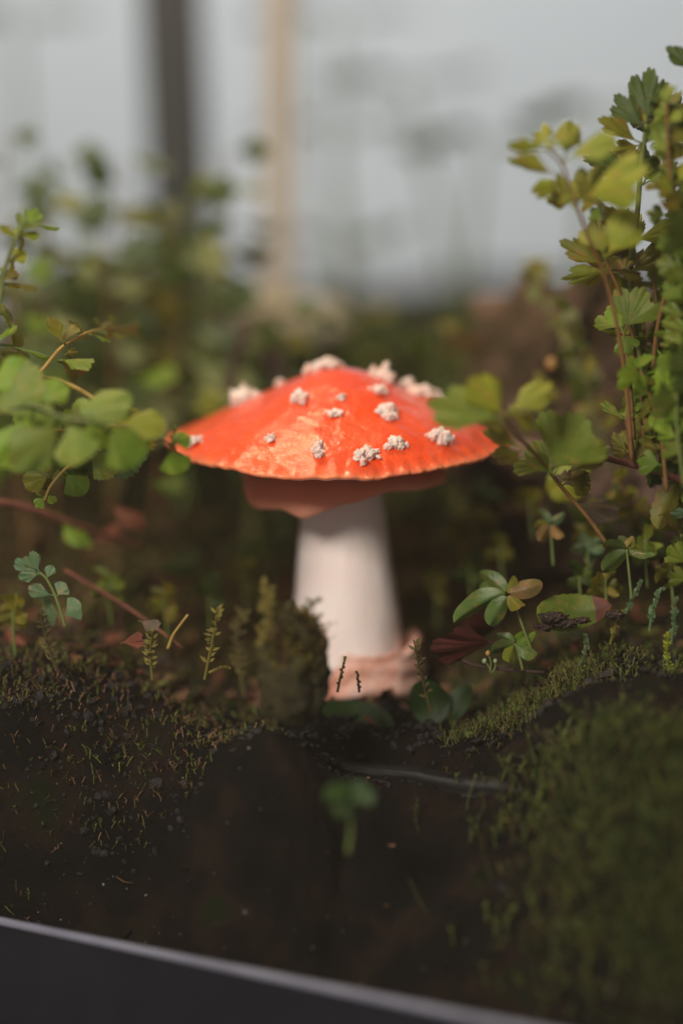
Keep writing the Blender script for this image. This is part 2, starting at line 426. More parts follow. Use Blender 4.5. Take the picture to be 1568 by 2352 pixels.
# stem, traced as a lathe with a slight lean
stab = [(0.0, 1.28, 797), (0.25, 1.20, 797), (0.5, 1.09, 792), (0.75, 0.98, 788), (1.0, 0.90, 785), (1.08, 0.9, 784)]
zt0, zt1 = P(795, 1500, 0).z, P(784, 1120, 0).z
def fibre(m):
    nt = m.node_tree; b = [n for n in nt.nodes if n.type == 'BSDF_PRINCIPLED'][0]
    mp = N(nt, 'ShaderNodeMapping'); mp.inputs['Scale'].default_value = (3, 3, .25); nt.links.new(coords(nt).outputs['Object'], mp.inputs[0])
    n1 = noise_tex(nt, mp.outputs[0], 2.2, 6, .6)
    nt.links.new(bump(nt, n1.outputs[0], .35, .08), b.inputs['Normal'])
fibre(STEMM)
def build_stem():
    V, F = [], []; NT, NZ = 64, 60
    for i in range(NZ + 1):
        t = i / NZ; z = -0.2 + (CZ + 0.3 + 0.2) * t
        tt = (z - zt0) / (zt1 - zt0)
        r = lerp_tab([(a, b) for a, b, _ in stab], tt); cx = P(lerp_tab([(a, c) for a, _, c in stab], tt), 1200, 0).x
        for k in range(NT):
            th = 2 * math.pi * k / NT
            rr = r * (1 + 0.02 * fbm((math.cos(th) * 1.3, math.sin(th) * 1.3, z * 0.35), 3))
            V.append((cx + math.cos(th) * rr, math.sin(th) * rr, z))
    for i in range(NZ):
        for k in range(NT):
            b = (k + 1) % NT
            F.append((i * NT + k, i * NT + b, (i + 1) * NT + b, (i + 1) * NT + k))
    mesh('stem', V, F, STEMM, mroot, mroot.location)
build_stem()
# ring: a torn skirt under the cap. edge height by bearing (px of the edge as seen)
ring_edge = [(-180, 4.85, 2.18), (-160, 4.55, 2.25), (-145, 4.22, 2.30), (-132, 4.16, 2.2), (-124, 4.24, 2.2), (-112, 4.10, 2.25), (-100, 4.17, 2.2), (-85, 4.44, 2.2), (-70, 4.58, 2.25),
             (-55, 4.66, 2.35), (-38, 4.66, 2.5), (-20, 4.68, 2.5), (0, 4.80, 2.4), (30, 4.9, 2.2), (90, 4.9, 2.1), (140, 4.9, 2.1), (180, 4.85, 2.18)]
def build_ring():
    V, F = [], []; NT, NS = 240, 22
    zi = 5.25
    for side in (0, 1):
        for i in range(NS + 1):
            s = i / NS
            for k in range(NT):
                th = -math.pi + 2 * math.pi * k / NT; d = math.degrees(th)
                ez = sum(lerp_tab([(a, z) for a, z, r in ring_edge], d + q) for q in (-6, -3, 0, 3, 6)) / 5
                er = sum(lerp_tab([(a, r) for a, z, r in ring_edge], d + q) for q in (-6, -3, 0, 3, 6)) / 5
                er *= 1 + 0.02 * math.sin(9 * th) * s
                ez += 0.24 + 0.03 * math.sin(11 * th + 1)
                r = 0.86 + (er - 0.86) * math.sin(s * math.pi / 2) ** 0.8
                z = zi + (ez - zi) * (0.12 * s + 0.88 * s ** 2.6)
                z += 0.03 * s * fbm((math.cos(th) * 4, math.sin(th) * 4, s * 2), 3)
                tk = 0.05 if side else 0.0
                V.append((CX + 0.08 + math.cos(th) * (r - tk), math.sin(th) * (r - tk), z - tk * (1 - s)))
    o = (NS + 1) * NT
    for side in (0, 1):
        for i in range(NS):
            for k in range(NT):
                b = (k + 1) % NT; q = side * o
                f = (q + i * NT + k, q + (i + 1) * NT + k, q + (i + 1) * NT + b, q + i * NT + b)
                F.append(f if side == 0 else f[::-1])
    for k in range(NT):
        b = (k + 1) % NT
        F.append((NS * NT + k, o + NS * NT + k, o + NS * NT + b, NS * NT + b))
    mesh('ring', V, F, RINGM, mroot, mroot.location)
build_ring()
def build_volva():
    V, F = [], []; NT, NZ = 160, 40
    cx = P(828, 1540, 0).x
    tops = {}
    for k in range(NT):
        th = 2 * math.pi * k / NT
        tops[k] = 1.08 + 0.14 * max(0, math.cos(th - 0.2)) ** 3 + 0.16 * fbm((math.cos(th) * 2.6, math.sin(th) * 2.6, 0), 4) - 0.12 * max(0, -math.cos(th))
    for i in range(NZ + 1):
        t = i / NZ
        for k in range(NT):
            th = 2 * math.pi * k / NT
            z = -0.6 + (tops[k] + 0.6) * t
            r = lerp_tab([(0, 1.0), (0.25, 1.35), (0.5, 1.46), (0.75, 1.42), (0.92, 1.36), (1, 1.38)], t)
            wv = math.sin(z * 12 + 2.2 * math.sin(th * 2 + 1) + 2.2 * fbm((math.cos(th) * 1.5, math.sin(th) * 1.5, z), 3))
            r += 0.035 * wv * (1 - t ** 6) + 0.06 * fbm((math.cos(th) * 2, math.sin(th) * 2, z * 1.5), 4)
            V.append((cx + math.cos(th) * r, math.sin(th) * r, z))
    for k in range(NT):       # lip and inside
        th = 2 * math.pi * k / NT; p = V[NZ * NT + k]
        V.append((p[0] - 0.10 * math.cos(th), p[1] - 0.10 * math.sin(th), p[2] + 0.02))
    for k in range(NT):
        th = 2 * math.pi * k / NT; p = V[NZ * NT + k]
        V.append((cx + 1.05 * math.cos(th) - 0.1, 1.05 * math.sin(th), p[2] - 0.35))
    for i in range(NZ + 2):
        for k in range(NT):
            b = (k + 1) % NT
            F.append((i * NT + k, i * NT + b, (i + 1) * NT + b, (i + 1) * NT + k))
    mesh('volva', V, F, VOLVAM, mroot, mroot.location)
build_volva()
# warts
import bmesh
def ico(sub):
    bm = bmesh.new(); bmesh.ops.create_icosphere(bm, subdivisions=sub, radius=1)
    V = [v.co.copy() for v in bm.verts]; F = [[v.index for v in f.verts] for f in bm.faces]; bm.free(); return V, F
ICO4, ICO3, ICO1, ICO2 = ico(5), ico(3), ico(1), ico(2)
def cap_hit(px, py):
    u, v = (px - 784) / FPX, (1176 - py) / FPX
    d = Vector((u, cp + v * sp_, -sp_ + v * cp)).normalized()
    t = 45.0
    while t < 62:
        p = CAM + d * t
        x, y = p.x - CX, p.y
        s = math.hypot(x, y) / CR
        if s <= 1 and p.z <= cap_pt(s, math.atan2(y, x)).z: return p, s
        t += 0.01
    return P(px, py, -3), 0.9
def cap_normal(p):
    x, y = p.x - CX, p.y; s = min(0.97, math.hypot(x, y) / CR); th = math.atan2(y, x)
    a = cap_pt(s, th); b = cap_pt(min(1, s + 0.03), th); c = cap_pt(s, th + 0.03)
    n = (c - a).cross(b - a).normalized()
    return n if n.z > 0 else -n
def wart(p, wd, ht, seed):
    n = cap_normal(p)
    sx = Vector((1, 0, 0)); up = (n * 0.5 + Vector((0, 0, 1)) * 0.5).normalized()
    sx = (sx - up * sx.dot(up)).normalized(); sy = up.cross(sx)
    r2 = random.Random(seed * 13); V, F = [], []
    bits = [(0, 0, .30, .62, .70)]
    for k in range(8):
        a = r2.uniform(0, 6.3); q = r2.uniform(.35, .85)
        bits.append((q * math.cos(a), q * math.sin(a), r2.uniform(.05, .75) * (1.15 - q), r2.uniform(.20, .42), r2.uniform(.20, .5)))
    for bx, by, bz, br, bh in bits:
        o = Vector((seed * 7.3 + bx * 9, seed * 3.1 + by * 5, seed)); b = len(V)
        tl = Matrix.Rotation(r2.uniform(0, 6.3), 3, Vector((r2.random(), r2.random(), r2.random() + .1)))
        fl = (r2.uniform(.7, 1.2), r2.uniform(.7, 1.2), r2.uniform(.45, 1.0))
        for v in ICOW[0]:
            d = 0.85 + 0.55 * fbm(v * 1.6 + o, 3) + 0.22 * fbm(v * 5 + o, 4)
            q = tl @ Vector((v.x * fl[0], v.y * fl[1], v.z * fl[2])) * max(.3, d)
            V.append(p + sx * ((q.x * br + bx) * wd) + sy * ((q.y * br + by) * wd * 0.85) + up * ((q.z * bh + bz) * ht))
        F += [tuple(b + i for i in f) for f in ICOW[1]]
    mesh('wart', V, F, WARTM, mroot, mroot.location)
ICOW = ico(4)
K = 1 / 109
for i, (px, py, a, b) in enumerate([(688, 922, 27, 36), (783, 914, 15, 14), (772, 952, 25, 15), (868, 903, 23, 28), (887, 955, 31, 32), (622, 1012, 21, 24), (731, 1040, 19, 34),
                                    (840, 1052, 34, 34), (908, 1024, 28, 24), (1011, 1016, 29, 44), (448, 1016, 22, 24)]):
    p, s = cap_hit(px, py); wart(p, a * K * 1.08, b * K * 1.0, i + 1)
for i, (px, y, a, b) in enumerate([(738, 0.15, 36, 28), (703, 0.0, 18, 20), (867, -0.1, 31, 36), (553, 0.0, 36, 40), (925, 0.3, 24, 30), (962, 0.1, 42, 36), (640, 0.8, 14, 20), (1000, 0.3, 20, 24)]):
    x = P(px, 900, y).x - CX
    p = cap_pt(math.hypot(x, y) / CR, math.atan2(y, x)); wart(p, a * K * 1.25, b * K * 1.1, i + 20)

# ------------------------------------------------------------------ leaves
def leaf_basis(a, b, roll, side=None):
    ax = (b - a).normalized()
    view = Vector((0, cp, -sp_))
    s = ax.cross(view)
    if s.length < 1e-3: s = ax.cross(Vector((0, 0, 1)))
    s.normalize()
    n = s.cross(ax).normalized()
    c, si = math.cos(rad(roll)), math.sin(rad(roll))
    return ax, s * c + n * si, n * c - s * si
def fan_geo(a, b, wide=1.0, lobes=3, notch=0.25, roll=0, curl=0.2, seed=0, stalk=0.16, fine=11, cup=0.15):
    """fan-shaped leaflet from a to b, wide = width over length"""
    ax, s, n = leaf_basis(a, b, roll)
    L = (b - a).length
    rr = random.Random(seed)
    NA, NR = 88, 8
    V, F, UV = [], [], []
    ph = rr.random() * 3; spread = rad(62)
    L0 = L * stalk
    V0 = 0
    for j in range(NR + 1):
        v = j / NR
        for i in range(NA + 1):
            t = -1 + 2 * i / NA
            an = t * spread
            rad_ = (1.0 - 0.13 * t * t)
            ln = abs(math.cos(math.pi * (t * lobes / 2 + (0.5 if lobes % 2 == 0 else 0)))) if lobes > 1 else 1.0
            rad_ *= 1 - notch * 0.95 * (1 - ln ** 0.42)
            tq = t * fine * math.pi / 2 + ph; ta = 0.6 + 0.8 * abs(math.sin(12.9 * math.floor(tq / math.pi) + seed))
            rad_ *= 1 - (0.05 + 0.10 * notch) * ta * (1 - abs(math.sin(tq)) ** 0.6) - 0.02 * rr.random() + 0.05 * math.sin(t * 2.3 + ph)
            r = rad_ * v
            lx = r * math.sin(an) * 0.5 * wide * 1.16 / math.sin(spread) * (0.55 + 0.45 * v ** 0.4)
            ly = r * (math.cos(an) * 0.62 + 0.38 * (1 - 0.25 * abs(t)))
            z = curl * v * v + cup * abs(lx / max(wide, .01)) ** 1.5 * 2 + 0.07 * math.sin(t * 4 + ph) * v * v + 0.05 * math.sin(t * 9 + 2 * ph) * v ** 3 + 0.03 * fbm((t * 3, v * 3, seed), 2) * v
            V.append(a + ax * (L0 + ly * (L - L0)) + s * (lx * L) + n * (z * L * 0.6)); UV.append((t * 0.5 + 0.5, v))
    for j in range(NR):
        for i in range(NA):
            q = j * (NA + 1) + i
            F.append((q, q + 1, q + NA + 2, q + NA + 1))
    # short stalk
    sv, sf = tube_geo([a, a + ax * L0 * 0.6, a + ax * (L0 + 0.04 * L)], 0.022, 0.018, 5)
    o = len(V); V += sv; UV += [(0.5, 0.5)] * len(sv); F += [tuple(o + i for i in f) for f in sf]
    return V, F, UV
def blade_geo(a, b, wide=0.4, roll=0, curl=0.1, seed=0, ser=0.0, stalk=0.05, fold=0.12, tipsharp=1.0, nser=20):
    """ovate leaf with a midrib fold"""
    ax, s, n = leaf_basis(a, b, roll); L = (b - a).length
    NL, NW = 26, 8; V, F, UV = [], [], []
    for j in range(NL + 1):
        v = j / NL
        wv = math.sin(math.pi * min(1, v ** 0.85)) ** (0.62 * tipsharp) if 0 < v < 1 else 0.0
        wv *= 1 + ser * (((v * nser) % 1) - 0.5)
        for i in range(NW + 1):
            t = -1 + 2 * i / NW
            lx = t * wv * wide * 0.5
            z = curl * math.sin(v * 2.6) + fold * abs(t) * wv + 0.03 * math.sin(v * 9 + seed) * abs(t) - curl * 0.9 * v * v
            V.append(a + ax * (v * L) + s * (lx * L) + n * (z * L)); UV.append((v * 0.7 - abs(t) * 0.22, t * 0.5 + 0.5))
    for j in range(NL):
        for i in range(NW):
            q = j * (NW + 1) + i
            F.append((q, q + 1, q + NW + 2, q + NW + 1))
    return V, F, UV
LS = [0]
def fan(parent, a, b, mat, wide=1.0, lobes=3, notch=0.25, roll=0, curl=0.2, name='leaflet', **kw):
    LS[0] += 1
    V, F, UV = fan_geo(a, b, wide, lobes, notch, roll, curl, LS[0], **kw)
    return mesh(name, V, F, mat, parent, parent.location if parent else a, uvs=UV)
def blade(parent, a, b, mat, name='leaf', **kw):
    LS[0] += 1
    V, F, UV = blade_geo(a, b, seed=LS[0], **kw)
    return mesh(name, V, F, mat, parent, parent.location if parent else a, uvs=UV)

def frond(name, label, cat, stem, leaves, stemmat, r0=0.05, r1=0.03, group=None, sidestems=(), scale=1.0, extra=1):
    """stem: list of (px,py,Y) from root to tip; leaves: (x0,y0,x1,y1,Y0,Y1,mat,wide,lobes,roll[,notch[,curl]])"""
    sp = [P(*q) for q in stem]
    root = empty(name, sp[0]); tag(root, label, cat, group)
    tube('stem', sp, r0, r1, stemmat, root, root.location)
    for q in sidestems: tube('side_stem', [P(*k) for k in q], r0 * 0.7, r1 * 0.6, stemmat, root, root.location, sides=6)
    for l in leaves:
        x0, y0, x1, y1, Y0, Y1, mat, wide, lobes, roll = l[:10]
        notch = l[10] if len(l) > 10 else 0.25; curl = l[11] if len(l) > 11 else 0.2
        A_ = P(x0, y0, Y0); fan(root, A_, A_ + (P(x1, y1, Y1) - A_) * scale, mat, wide, lobes, notch, roll, curl)
    r2 = random.Random(len(label) * 7 + int(stem[0][0]))
    for l in leaves * extra:
        x0, y0, x1, y1, Y0, Y1, mat, wide, lobes, roll = l[:10]
        a = r2.choice([-1, 1]) * r2.uniform(.5, 1.1); q = r2.uniform(.55, .85); dx, dy = (x1 - x0) * q, (y1 - y0) * q
        A_ = P(x0, y0, Y0); fan(root, A_, P(x0 + dx * math.cos(a) - dy * math.sin(a), y0 + dx * math.sin(a) + dy * math.cos(a), Y0 + r2.uniform(.2, 1.2)), mat, wide, lobes, .3, r2.uniform(0, 45), .2)
    return root

# --- left side
frond('fern_frond', 'arching fern frond with small folded yellow-green leaflets above the round-leaved sprays', 'fern',
      [(-60, 1120, -4.2), (-10, 930, -4.0), (85, 862, -3.6), (140, 800, -3.2), (200, 765, -2.2), (250, 755, -1), (305, 752, 0.5)],
      [(150, 792, 108, 733, -3.2, -3.4, OLIVE, 0.62, 1, 35, .05), (132, 828, 216, 822, -3.4, -3.9, GREEN, 0.6, 2, 66, .2), (88, 858, 8, 818, -3.6, -4.2, OLIVE, 0.65, 2, 55, .15),
       (150, 815, 205, 840, -3.2, -2.2, OLIVE, 0.5, 2, 60), (200, 765, 155, 745, -2.2, -2.2, OLIVE, .5, 1, 60), (205, 768, 255, 776, -2.2, -2, GREEN, .5, 1, 70),
       (240, 757, 205, 738, -1.4, -1, OLIVE, .5, 2, 50), (245, 760, 290, 768, -1, -.6, YELLOW, .4, 2, 65), (275, 753, 240, 735, -.5, 0, OLIVE, .5, 1, 50), (290, 752, 335, 765, 0, .5, OLIVE, .5, 2, 60),
       (300, 752, 320, 735, .5, .8, OLIVE, .5, 1, 50), (30, 890, -30, 850, -3.9, -4.6, GREEN, .9, 2, 30), (60, 880, 120, 945, -3.8, -3.6, OLIVE, .7, 2, 45)], STEMY, 0.055, 0.02)
frond('fern_frond', 'sharp fern spray hanging at the left of the cap with toothed fan-shaped leaflets', 'fern',
      [(-80, 900, -1), (90, 868, -1.6), (215, 915, -2.6), (236, 985, -3.3), (196, 1040, -3.6), (150, 1078, -3.6), (118, 1115, -3.6), (103, 1150, -3.6)],
      [(198, 1038, 268, 1085, -3.6, -3.7, GREEN, 0.98, 1, 12, .1, .12), (147, 1080, 192, 1138, -3.6, -3.7, FRESH, 0.95, 1, 5, .1, .1),
       (122, 1090, 52, 1118, -3.6, -3.5, OLIVE, 0.8, 2, 15, .12, .1), (104, 1140, 82, 1166, -3.6, -3.6, FRESH, 0.95, 3, 0, .2, .1), (108, 1133, 127, 1158, -3.6, -3.6, FRESH, 0.85, 2, 0, .2, .1),
       (158, 1068, 85, 1062, -3.6, -3.4, GREEN, 0.85, 2, 20, .12, .1), (222, 1000, 335, 1070, -3.5, -3.3, SAGE, 0.98, 2, 10, .12, .15), (190, 1045, 210, 965, -3.2, -3.2, SAGE, .9, 2, 20, .1, .1),
       (130, 925, 215, 1010, -3.0, -2.8, GREEN, 0.9, 1, 10, .1, .15), (215, 960, 290, 915, -2.8, -2.2, YELLOW, 0.8, 1, 20, .1, .15), (225, 985, 370, 980, -3.0, -2.2, YELLOW, 0.85, 2, 25, .1, .15)], STEMY, 0.055, 0.03)
frond('fern_frond', 'soft blue-green round-leaved fern spray hanging nearest the glass at the left edge', 'fern',
      [(-90, 1060, -5.2), (-10, 960, -5.5), (70, 930, -5.9), (150, 960, -6.2), (260, 975, -6.2), (390, 1020, -5.4)],
      [(-15, 965, 85, 870, -5.6, -5.8, MINT, 1.1, 2, 15, .1), (75, 935, 35, 1065, -5.8, -6.2, FRESH, .9, 2, 20, .1), (150, 965, 45, 1060, -6.2, -6.6, MINT, .8, 1, 20, .1), (150, 960, 195, 1050, -6.2, -6.4, MINT, 1.1, 2, 10, .1),
       (240, 975, 320, 1050, -6.2, -6.2, FRESH, 1.1, 2, 15, .1), (260, 975, 370, 960, -6.1, -6, YELLOW, .75, 2, 30, .1), (150, 955, 290, 915, -6.0, -6.0, MINT, .65, 2, 25, .1),
       (385, 1020, 432, 1000, -5.4, -5.2, FRESH, .9, 1, 20, .1), (388, 1025, 412, 1085, -5.4, -5.4, FRESH, 1.1, 1, 15, .1), (90, 930, 140, 880, -5.9, -5.8, FRESH, 1, 2, 15, .1), (200, 960, 225, 1000, -6.2, -6.2, FRESH, 1.3, 1, 15, .1), (-20, 970, 30, 1060, -5.6, -5.6, MINT, 1, 1, 15, .1), (-40, 900, 60, 850, -5.4, -5.6, FRESH, .9, 2, 15, .1)], STEMG, 0.05, 0.02, scale=1.12)
frond('fern_frond', 'pale yellow-green fern spray between the blurred and the sharp one, left of the cap', 'fern',
      [(-80, 1100, -3.4), (60, 1010, -4.0), (180, 985, -4.4), (330, 975, -4.6)],
      [(60, 1010, 20, 950, -4, -4, FRESH, .9, 2, 20, .15), (70, 1005, 100, 1060, -4, -4.2, MINT, 1, 2, 15, .15), (110, 1000, 120, 935, -4.1, -4.1, GREEN, .9, 2, 20, .15), (150, 990, 170, 1050, -4.2, -4.4, MINT, 1, 2, 10, .15), (180, 985, 200, 915, -4.4, -4.4, MINT, 1, 2, 15, .15),
       (220, 985, 250, 1035, -4.5, -4.6, GREEN, 1, 2, 15, .15), (260, 980, 285, 930, -4.5, -4.5, YELLOW, .9, 2, 15, .15), (300, 978, 325, 1040, -4.5, -4.6, FRESH, 1, 2, 10, .15), (330, 975, 375, 985, -4.6, -4.6, MINT, .9, 2, 20, .15), (320, 975, 350, 945, -4.6, -4.6, YELLOW, .8, 2, 20, .15)], STEMY, .045, .025)
frond('fern_frond', 'upright frond at the left edge topped by a green leaflet over folded yellow ones', 'fern',
      [(-30, 1080, -4.5), (-15, 850, -4.2), (0, 700, -4.2), (12, 620, -4.3), (35, 555, -4.5), (60, 505, -4.6)],
      [(60, 520, 85, 478, -4.6, -4.5, FRESH, 1.0, 3, 10, .3), (58, 525, 35, 490, -4.6, -4.5, GREEN, .6, 2, 35), (40, 545, 92, 528, -4.5, -4.2, YELLOW, .75, 2, 40, .1), (38, 548, -5, 522, -4.5, -4.6, YELLOW, .6, 2, 45, .1),
       (20, 600, 62, 578, -4.3, -4.2, YELLOW, .95, 1, 10, .1), (8, 620, -40, 590, -4.3, -4.2, YELLOW, .8, 1, 25), (5, 655, 70, 640, -4.2, -3, OLIVE, .6, 2, 60), (-5, 720, 60, 735, -4, -2, YELLOW, .8, 2, 30), (-10, 800, 50, 770, -4, -2, FRESH, .9, 2, 30)], STEMG, 0.06, 0.04)
frond('small_fern', 'tiny grey-green fern sprout with round furry leaflets on the left soil', 'fern',
      [(150, 1440, -3.6), (142, 1410, -3.6), (126, 1365, -3.6), (108, 1330, -3.6), (92, 1315, -3.6)],
      [(145, 1417, 186, 1388, -3.6, -3.7, SAGE, 1.15, 1, 10, .05, .1), (130, 1372, 150, 1340, -3.6, -3.6, SAGE, 1.2, 1, 15, .05, .1), (127, 1368, 60, 1355, -3.6, -3.5, SAGE, .62, 2, 15, .15, .1),
       (108, 1332, 117, 1298, -3.6, -3.6, SAGE, .85, 1, 10, .1, .1), (96, 1318, 42, 1325, -3.6, -3.6, SAGE, .62, 1, 10, .1, .1), (94, 1316, 60, 1272, -3.6, -3.7, SAGE, 0.95, 2, 10, .35, .1), (95, 1318, 28, 1292, -3.6, -3.6, SAGE, .55, 2, 10, .2, .1), (142, 1410, 90, 1400, -3.5, -2.8, SAGE, .8, 1, 20, .1, .1)], STEMG, 0.04, 0.03, extra=0)

# --- right side
frond('fern_frond', 'leaning fern with a bare brown stem and blurred yellow leaflets at its left tip', 'fern',
      [(1450, 1060, -3.9), (1438, 900, -4.0), (1420, 770, -4.2), (1393, 650, -4.5), (1345, 530, -5), (1312, 440, -5.3), (1288, 375, -5.5), (1255, 340, -5.6)],
      [(1288, 400, 1162, 375, -5.4, -5.6, YELLOW, .5, 2, 60, .1), (1256, 342, 1166, 342, -5.6, -5.8, YELLOW, .5, 2, 50, .1), (1262, 345, 1305, 312, -5.6, -5.6, YELLOW, .5, 2, 40, .1),
       (1293, 372, 1402, 302, -5.5, -6, YELLOW, .55, 1, 30, .1), (1322, 478, 1236, 420, -5.2, -4.4, YELLOW, .7, 3, 35, .3), (1318, 470, 1345, 418, -5.2, -4.6, FRESH, .8, 2, 20, .2), (1330, 462, 1470, 385, -5.2, -6.4, YELLOW, .75, 3, 25, .2),
       (1325, 470, 1352, 420, -5, -5.4, OLIVE, 1, 2, 20)], STEMB, 0.048, 0.034)
frond('fern_frond', 'tall dark fern at the right edge crowned by a large lobed leaflet', 'fern',
      [(1490, 1100, -2.6), (1478, 900, -2.6), (1448, 650, -2.6), (1462, 500, -2.8), (1470, 400, -3), (1478, 330, -3.2), (1484, 285, -3.4)],
      [(1484, 292, 1494, 150, -3.4, -3.3, DARK, .78, 3, 8, .3), (1480, 300, 1412, 215, -3.4, -3.3, DARK, .75, 3, 10, .3), (1488, 292, 1562, 205, -3.4, -3.6, OLIVE, .7, 3, 25, .3), (1476, 330, 1372, 285, -3.2, -3.5, OLIVE, .5, 3, 50, .25),
       (1484, 325, 1572, 300, -3.2, -3.4, DARK, .6, 3, 35, .25), (1492, 318, 1590, 235, -3.2, -3.6, DARK, .6, 2, 30, .25), (1466, 412, 1335, 370, -3, -3, DARK, .6, 3, 35, .3), (1462, 412, 1380, 330, -3, -2.2, OLIVE, .7, 3, 30, .3),
       (1474, 425, 1568, 375, -3, -3.6, GREEN, .6, 3, 35, .3), (1470, 380, 1500, 345, -2.8, -2.4, DARK, 1, 2, 20), (1452, 560, 1540, 505, -2.8, -3.6, YELLOW, .5, 3, 40), (1452, 560, 1400, 490, -2.8, -3.4, OLIVE, .8, 3, 20, .3), (1440, 575, 1340, 530, -2.6, -2, OLIVE, .7, 3, 30)], STEMG, 0.065, 0.05)
frond('fern_frond', 'fern behind the leaning stem with ragged olive leaflets over the brown wood', 'fern',
      [(1478, 1060, -3.4), (1470, 900, -3.4), (1440, 720, -3.4), (1400, 620, -3.6), (1390, 590, -3.6)],
      [(1400, 612, 1285, 562, -3.6, -3.6, OLIVE, .55, 3, 30, .3), (1398, 618, 1292, 648, -3.6, -3.8, YELLOW, .5, 3, 30, .3), (1395, 600, 1372, 520, -3.4, -3.2, GREEN, .8, 3, 10, .3), (1388, 595, 1455, 490, -4.6, -5, YELLOW, .85, 3, 15, .25), (1400, 620, 1480, 625, -3.4, -3.2, OLIVE, .5, 2, 40), (1430, 640, 1545, 548, -3.2, -3.2, OLIVE, .6, 3, 30, .25)], STEMB, 0.045, 0.032)
frond('fern_frond', 'fern stem at the right edge holding one wide bright lobed leaflet above a small one', 'fern',
      [(1455, 1010, -3.6), (1448, 900, -3.6), (1437, 800, -3.6), (1430, 762, -3.6)],
      [(1432, 765, 1478, 662, -3.6, -3.6, GREEN, 1.25, 3, 5, .3, .1), (1430, 765, 1398, 700, -3.55, -3.2, FRESH, .7, 2, 10, .3, .1), (1432, 762, 1446, 812, -3.6, -3.7, FRESH, 1.35, 3, 0, .3, .1)], STEMB, 0.05, 0.03)
frond('fern_frond', 'fern with thick pale stem leaving the picture and green leaflets low on the right', 'fern',
      [(1498, 980, -3.2), (1500, 830, -3.4), (1520, 700, -3.8), (1568, 570, -4.2), (1610, 480, -4.4)],
      [(1510, 780, 1580, 735, -3.4, -3.6, FRESH, 1, 3, 10, .3), (1505, 800, 1568, 880, -3.4, -4.6, FRESH, 1, 3, 10, .3), (1530, 690, 1600, 690, -3.6, -3, GREEN, 1, 3, 10, .3), (1590, 500, 1520, 470, -4.2, -3.6, FRESH, .6, 3, 25, .35),
       (1560, 580, 1490, 530, -4, -3, GREEN, .7, 3, 30, .3), (1500, 860, 1590, 960, -3.4, -5, FRESH, .9, 3, 10, .3), (1500, 850, 1465, 800, -3.2, -2.6, DARK, .9, 3, 20, .3)], STEMB, 0.05, 0.045,
      sidestems=[[(1498, 980, -2.8), (1508, 760, -2.8), (1498, 600, -2.8)]])
frond('fern_frond', 'single blurred leaflet frond cut by the top right picture edge', 'fern',
      [(1640, 900, -3.6), (1640, 400, -3.6), (1620, 180, -3.6), (1590, 150, -3.6)],
      [(1600, 165, 1527, 112, -3.6, -3.5, DARK, .55, 3, 30, .15), (1625, 240, 1560, 260, -3.6, -3.6, OLIVE, .7, 3, 30, .2), (1630, 400, 1550, 410, -3.6, -3.6, GREEN, .7, 3, 30, .3)], STEMG, 0.06, 0.04)
frond('fern_frond', 'fern reaching over the right side of the red cap with a big blurred lobed leaflet', 'fern',
      [(1400, 1260, -3.6), (1350, 1190, -3.7), (1290, 1120, -4.0), (1235, 1050, -4.8), (1180, 990, -5.8), (1155, 950, -6.3)],
      [(1165, 965, 985, 925, -6.2, -6.6, MINT, .62, 3, 15, .2, .15), (1162, 960, 1078, 880, -6.2, -6.8, YELLOW, .75, 3, 20, .2, .15), (1160, 955, 1265, 872, -6.2, -6.0, YELLOW, .62, 3, 25, .2), (1205, 1030, 1098, 985, -5.4, -5.0, OLIVE, .5, 2, 30),
       (1272, 1092, 1325, 962, -4.6, -5.2, GREEN, 1.3, 3, 20, .18, .15), (1268, 1090, 1218, 1052, -4.4, -4.8, GREEN, .7, 2, 20), (1285, 1118, 1345, 1082, -3.9, -3.7, MAUVE, .8, 3, 15, .3), (1290, 1100, 1392, 1000, -4.3, -4.0, OLIVE, .6, 2, 35)], STEMB, 0.048, 0.04)
frond('woody_sprig', 'reddish woody stem lying across the right edge with curled green leaves', 'fern',
      [(1640, 1130, -3.6), (1568, 1105, -3.6), (1500, 1080, -3.6), (1430, 1062, -3.7), (1365, 1048, -4.6)],
      [(1436, 965, 1372, 932, -3.6, -3.6, GREEN, .45, 3, 40, .3), (1438, 962, 1568, 885, -3.6, -3.9, FRESH, .45, 3, 35, .3), (1445, 1040, 1395, 1000, -3.6, -3.4, OLIVE, .6, 2, 40), (1458, 1060, 1545, 965, -3.6, -4, OLIVE, .5, 2, 40, .1), (1475, 1070, 1430, 985, -3.6, -3, OLIVE, .7, 2, 20),
       (1500, 1075, 1575, 985, -3.6, -3.8, FRESH, 1, 3, 10, .3), (1490, 1070, 1568, 1060, -3.4, -3.4, DARK, .8, 3, 15, .2), (1560, 1060, 1500, 940, -3.2, -2.8, DARK, .9, 3, 15, .25)], REDTWIG, 0.10, 0.06,
      sidestems=[[(1452, 1064, -3.6), (1445, 1000, -3.6), (1436, 960, -3.6)]])
o = blade(None, P(1552, 1108, -3.4), P(1508, 1215, -3.6), OLIVE, name='hanging_leaf', wide=.5, ser=.2, roll=10, tipsharp=.7); tag(o, 'oblong olive leaf hanging under the reddish woody stem at the right edge', 'leaf')
o = fan(None, P(1375, 1060, -1), P(1258, 1140, -1), YELLOW, .75, 2, .1, 15, .15, name='yellow_leaf'); tag(o, 'mustard yellow leaf behind the brown fern stem, right of the cap', 'leaf')
o = fan(None, P(1590, 1180, -3.6), P(1540, 1180, -3.6), SAGE, .6, 3, .2, 20, .15, name='small_leaf'); tag(o, 'small grey-green leaflet at the right edge under the hanging olive leaf', 'leaf')

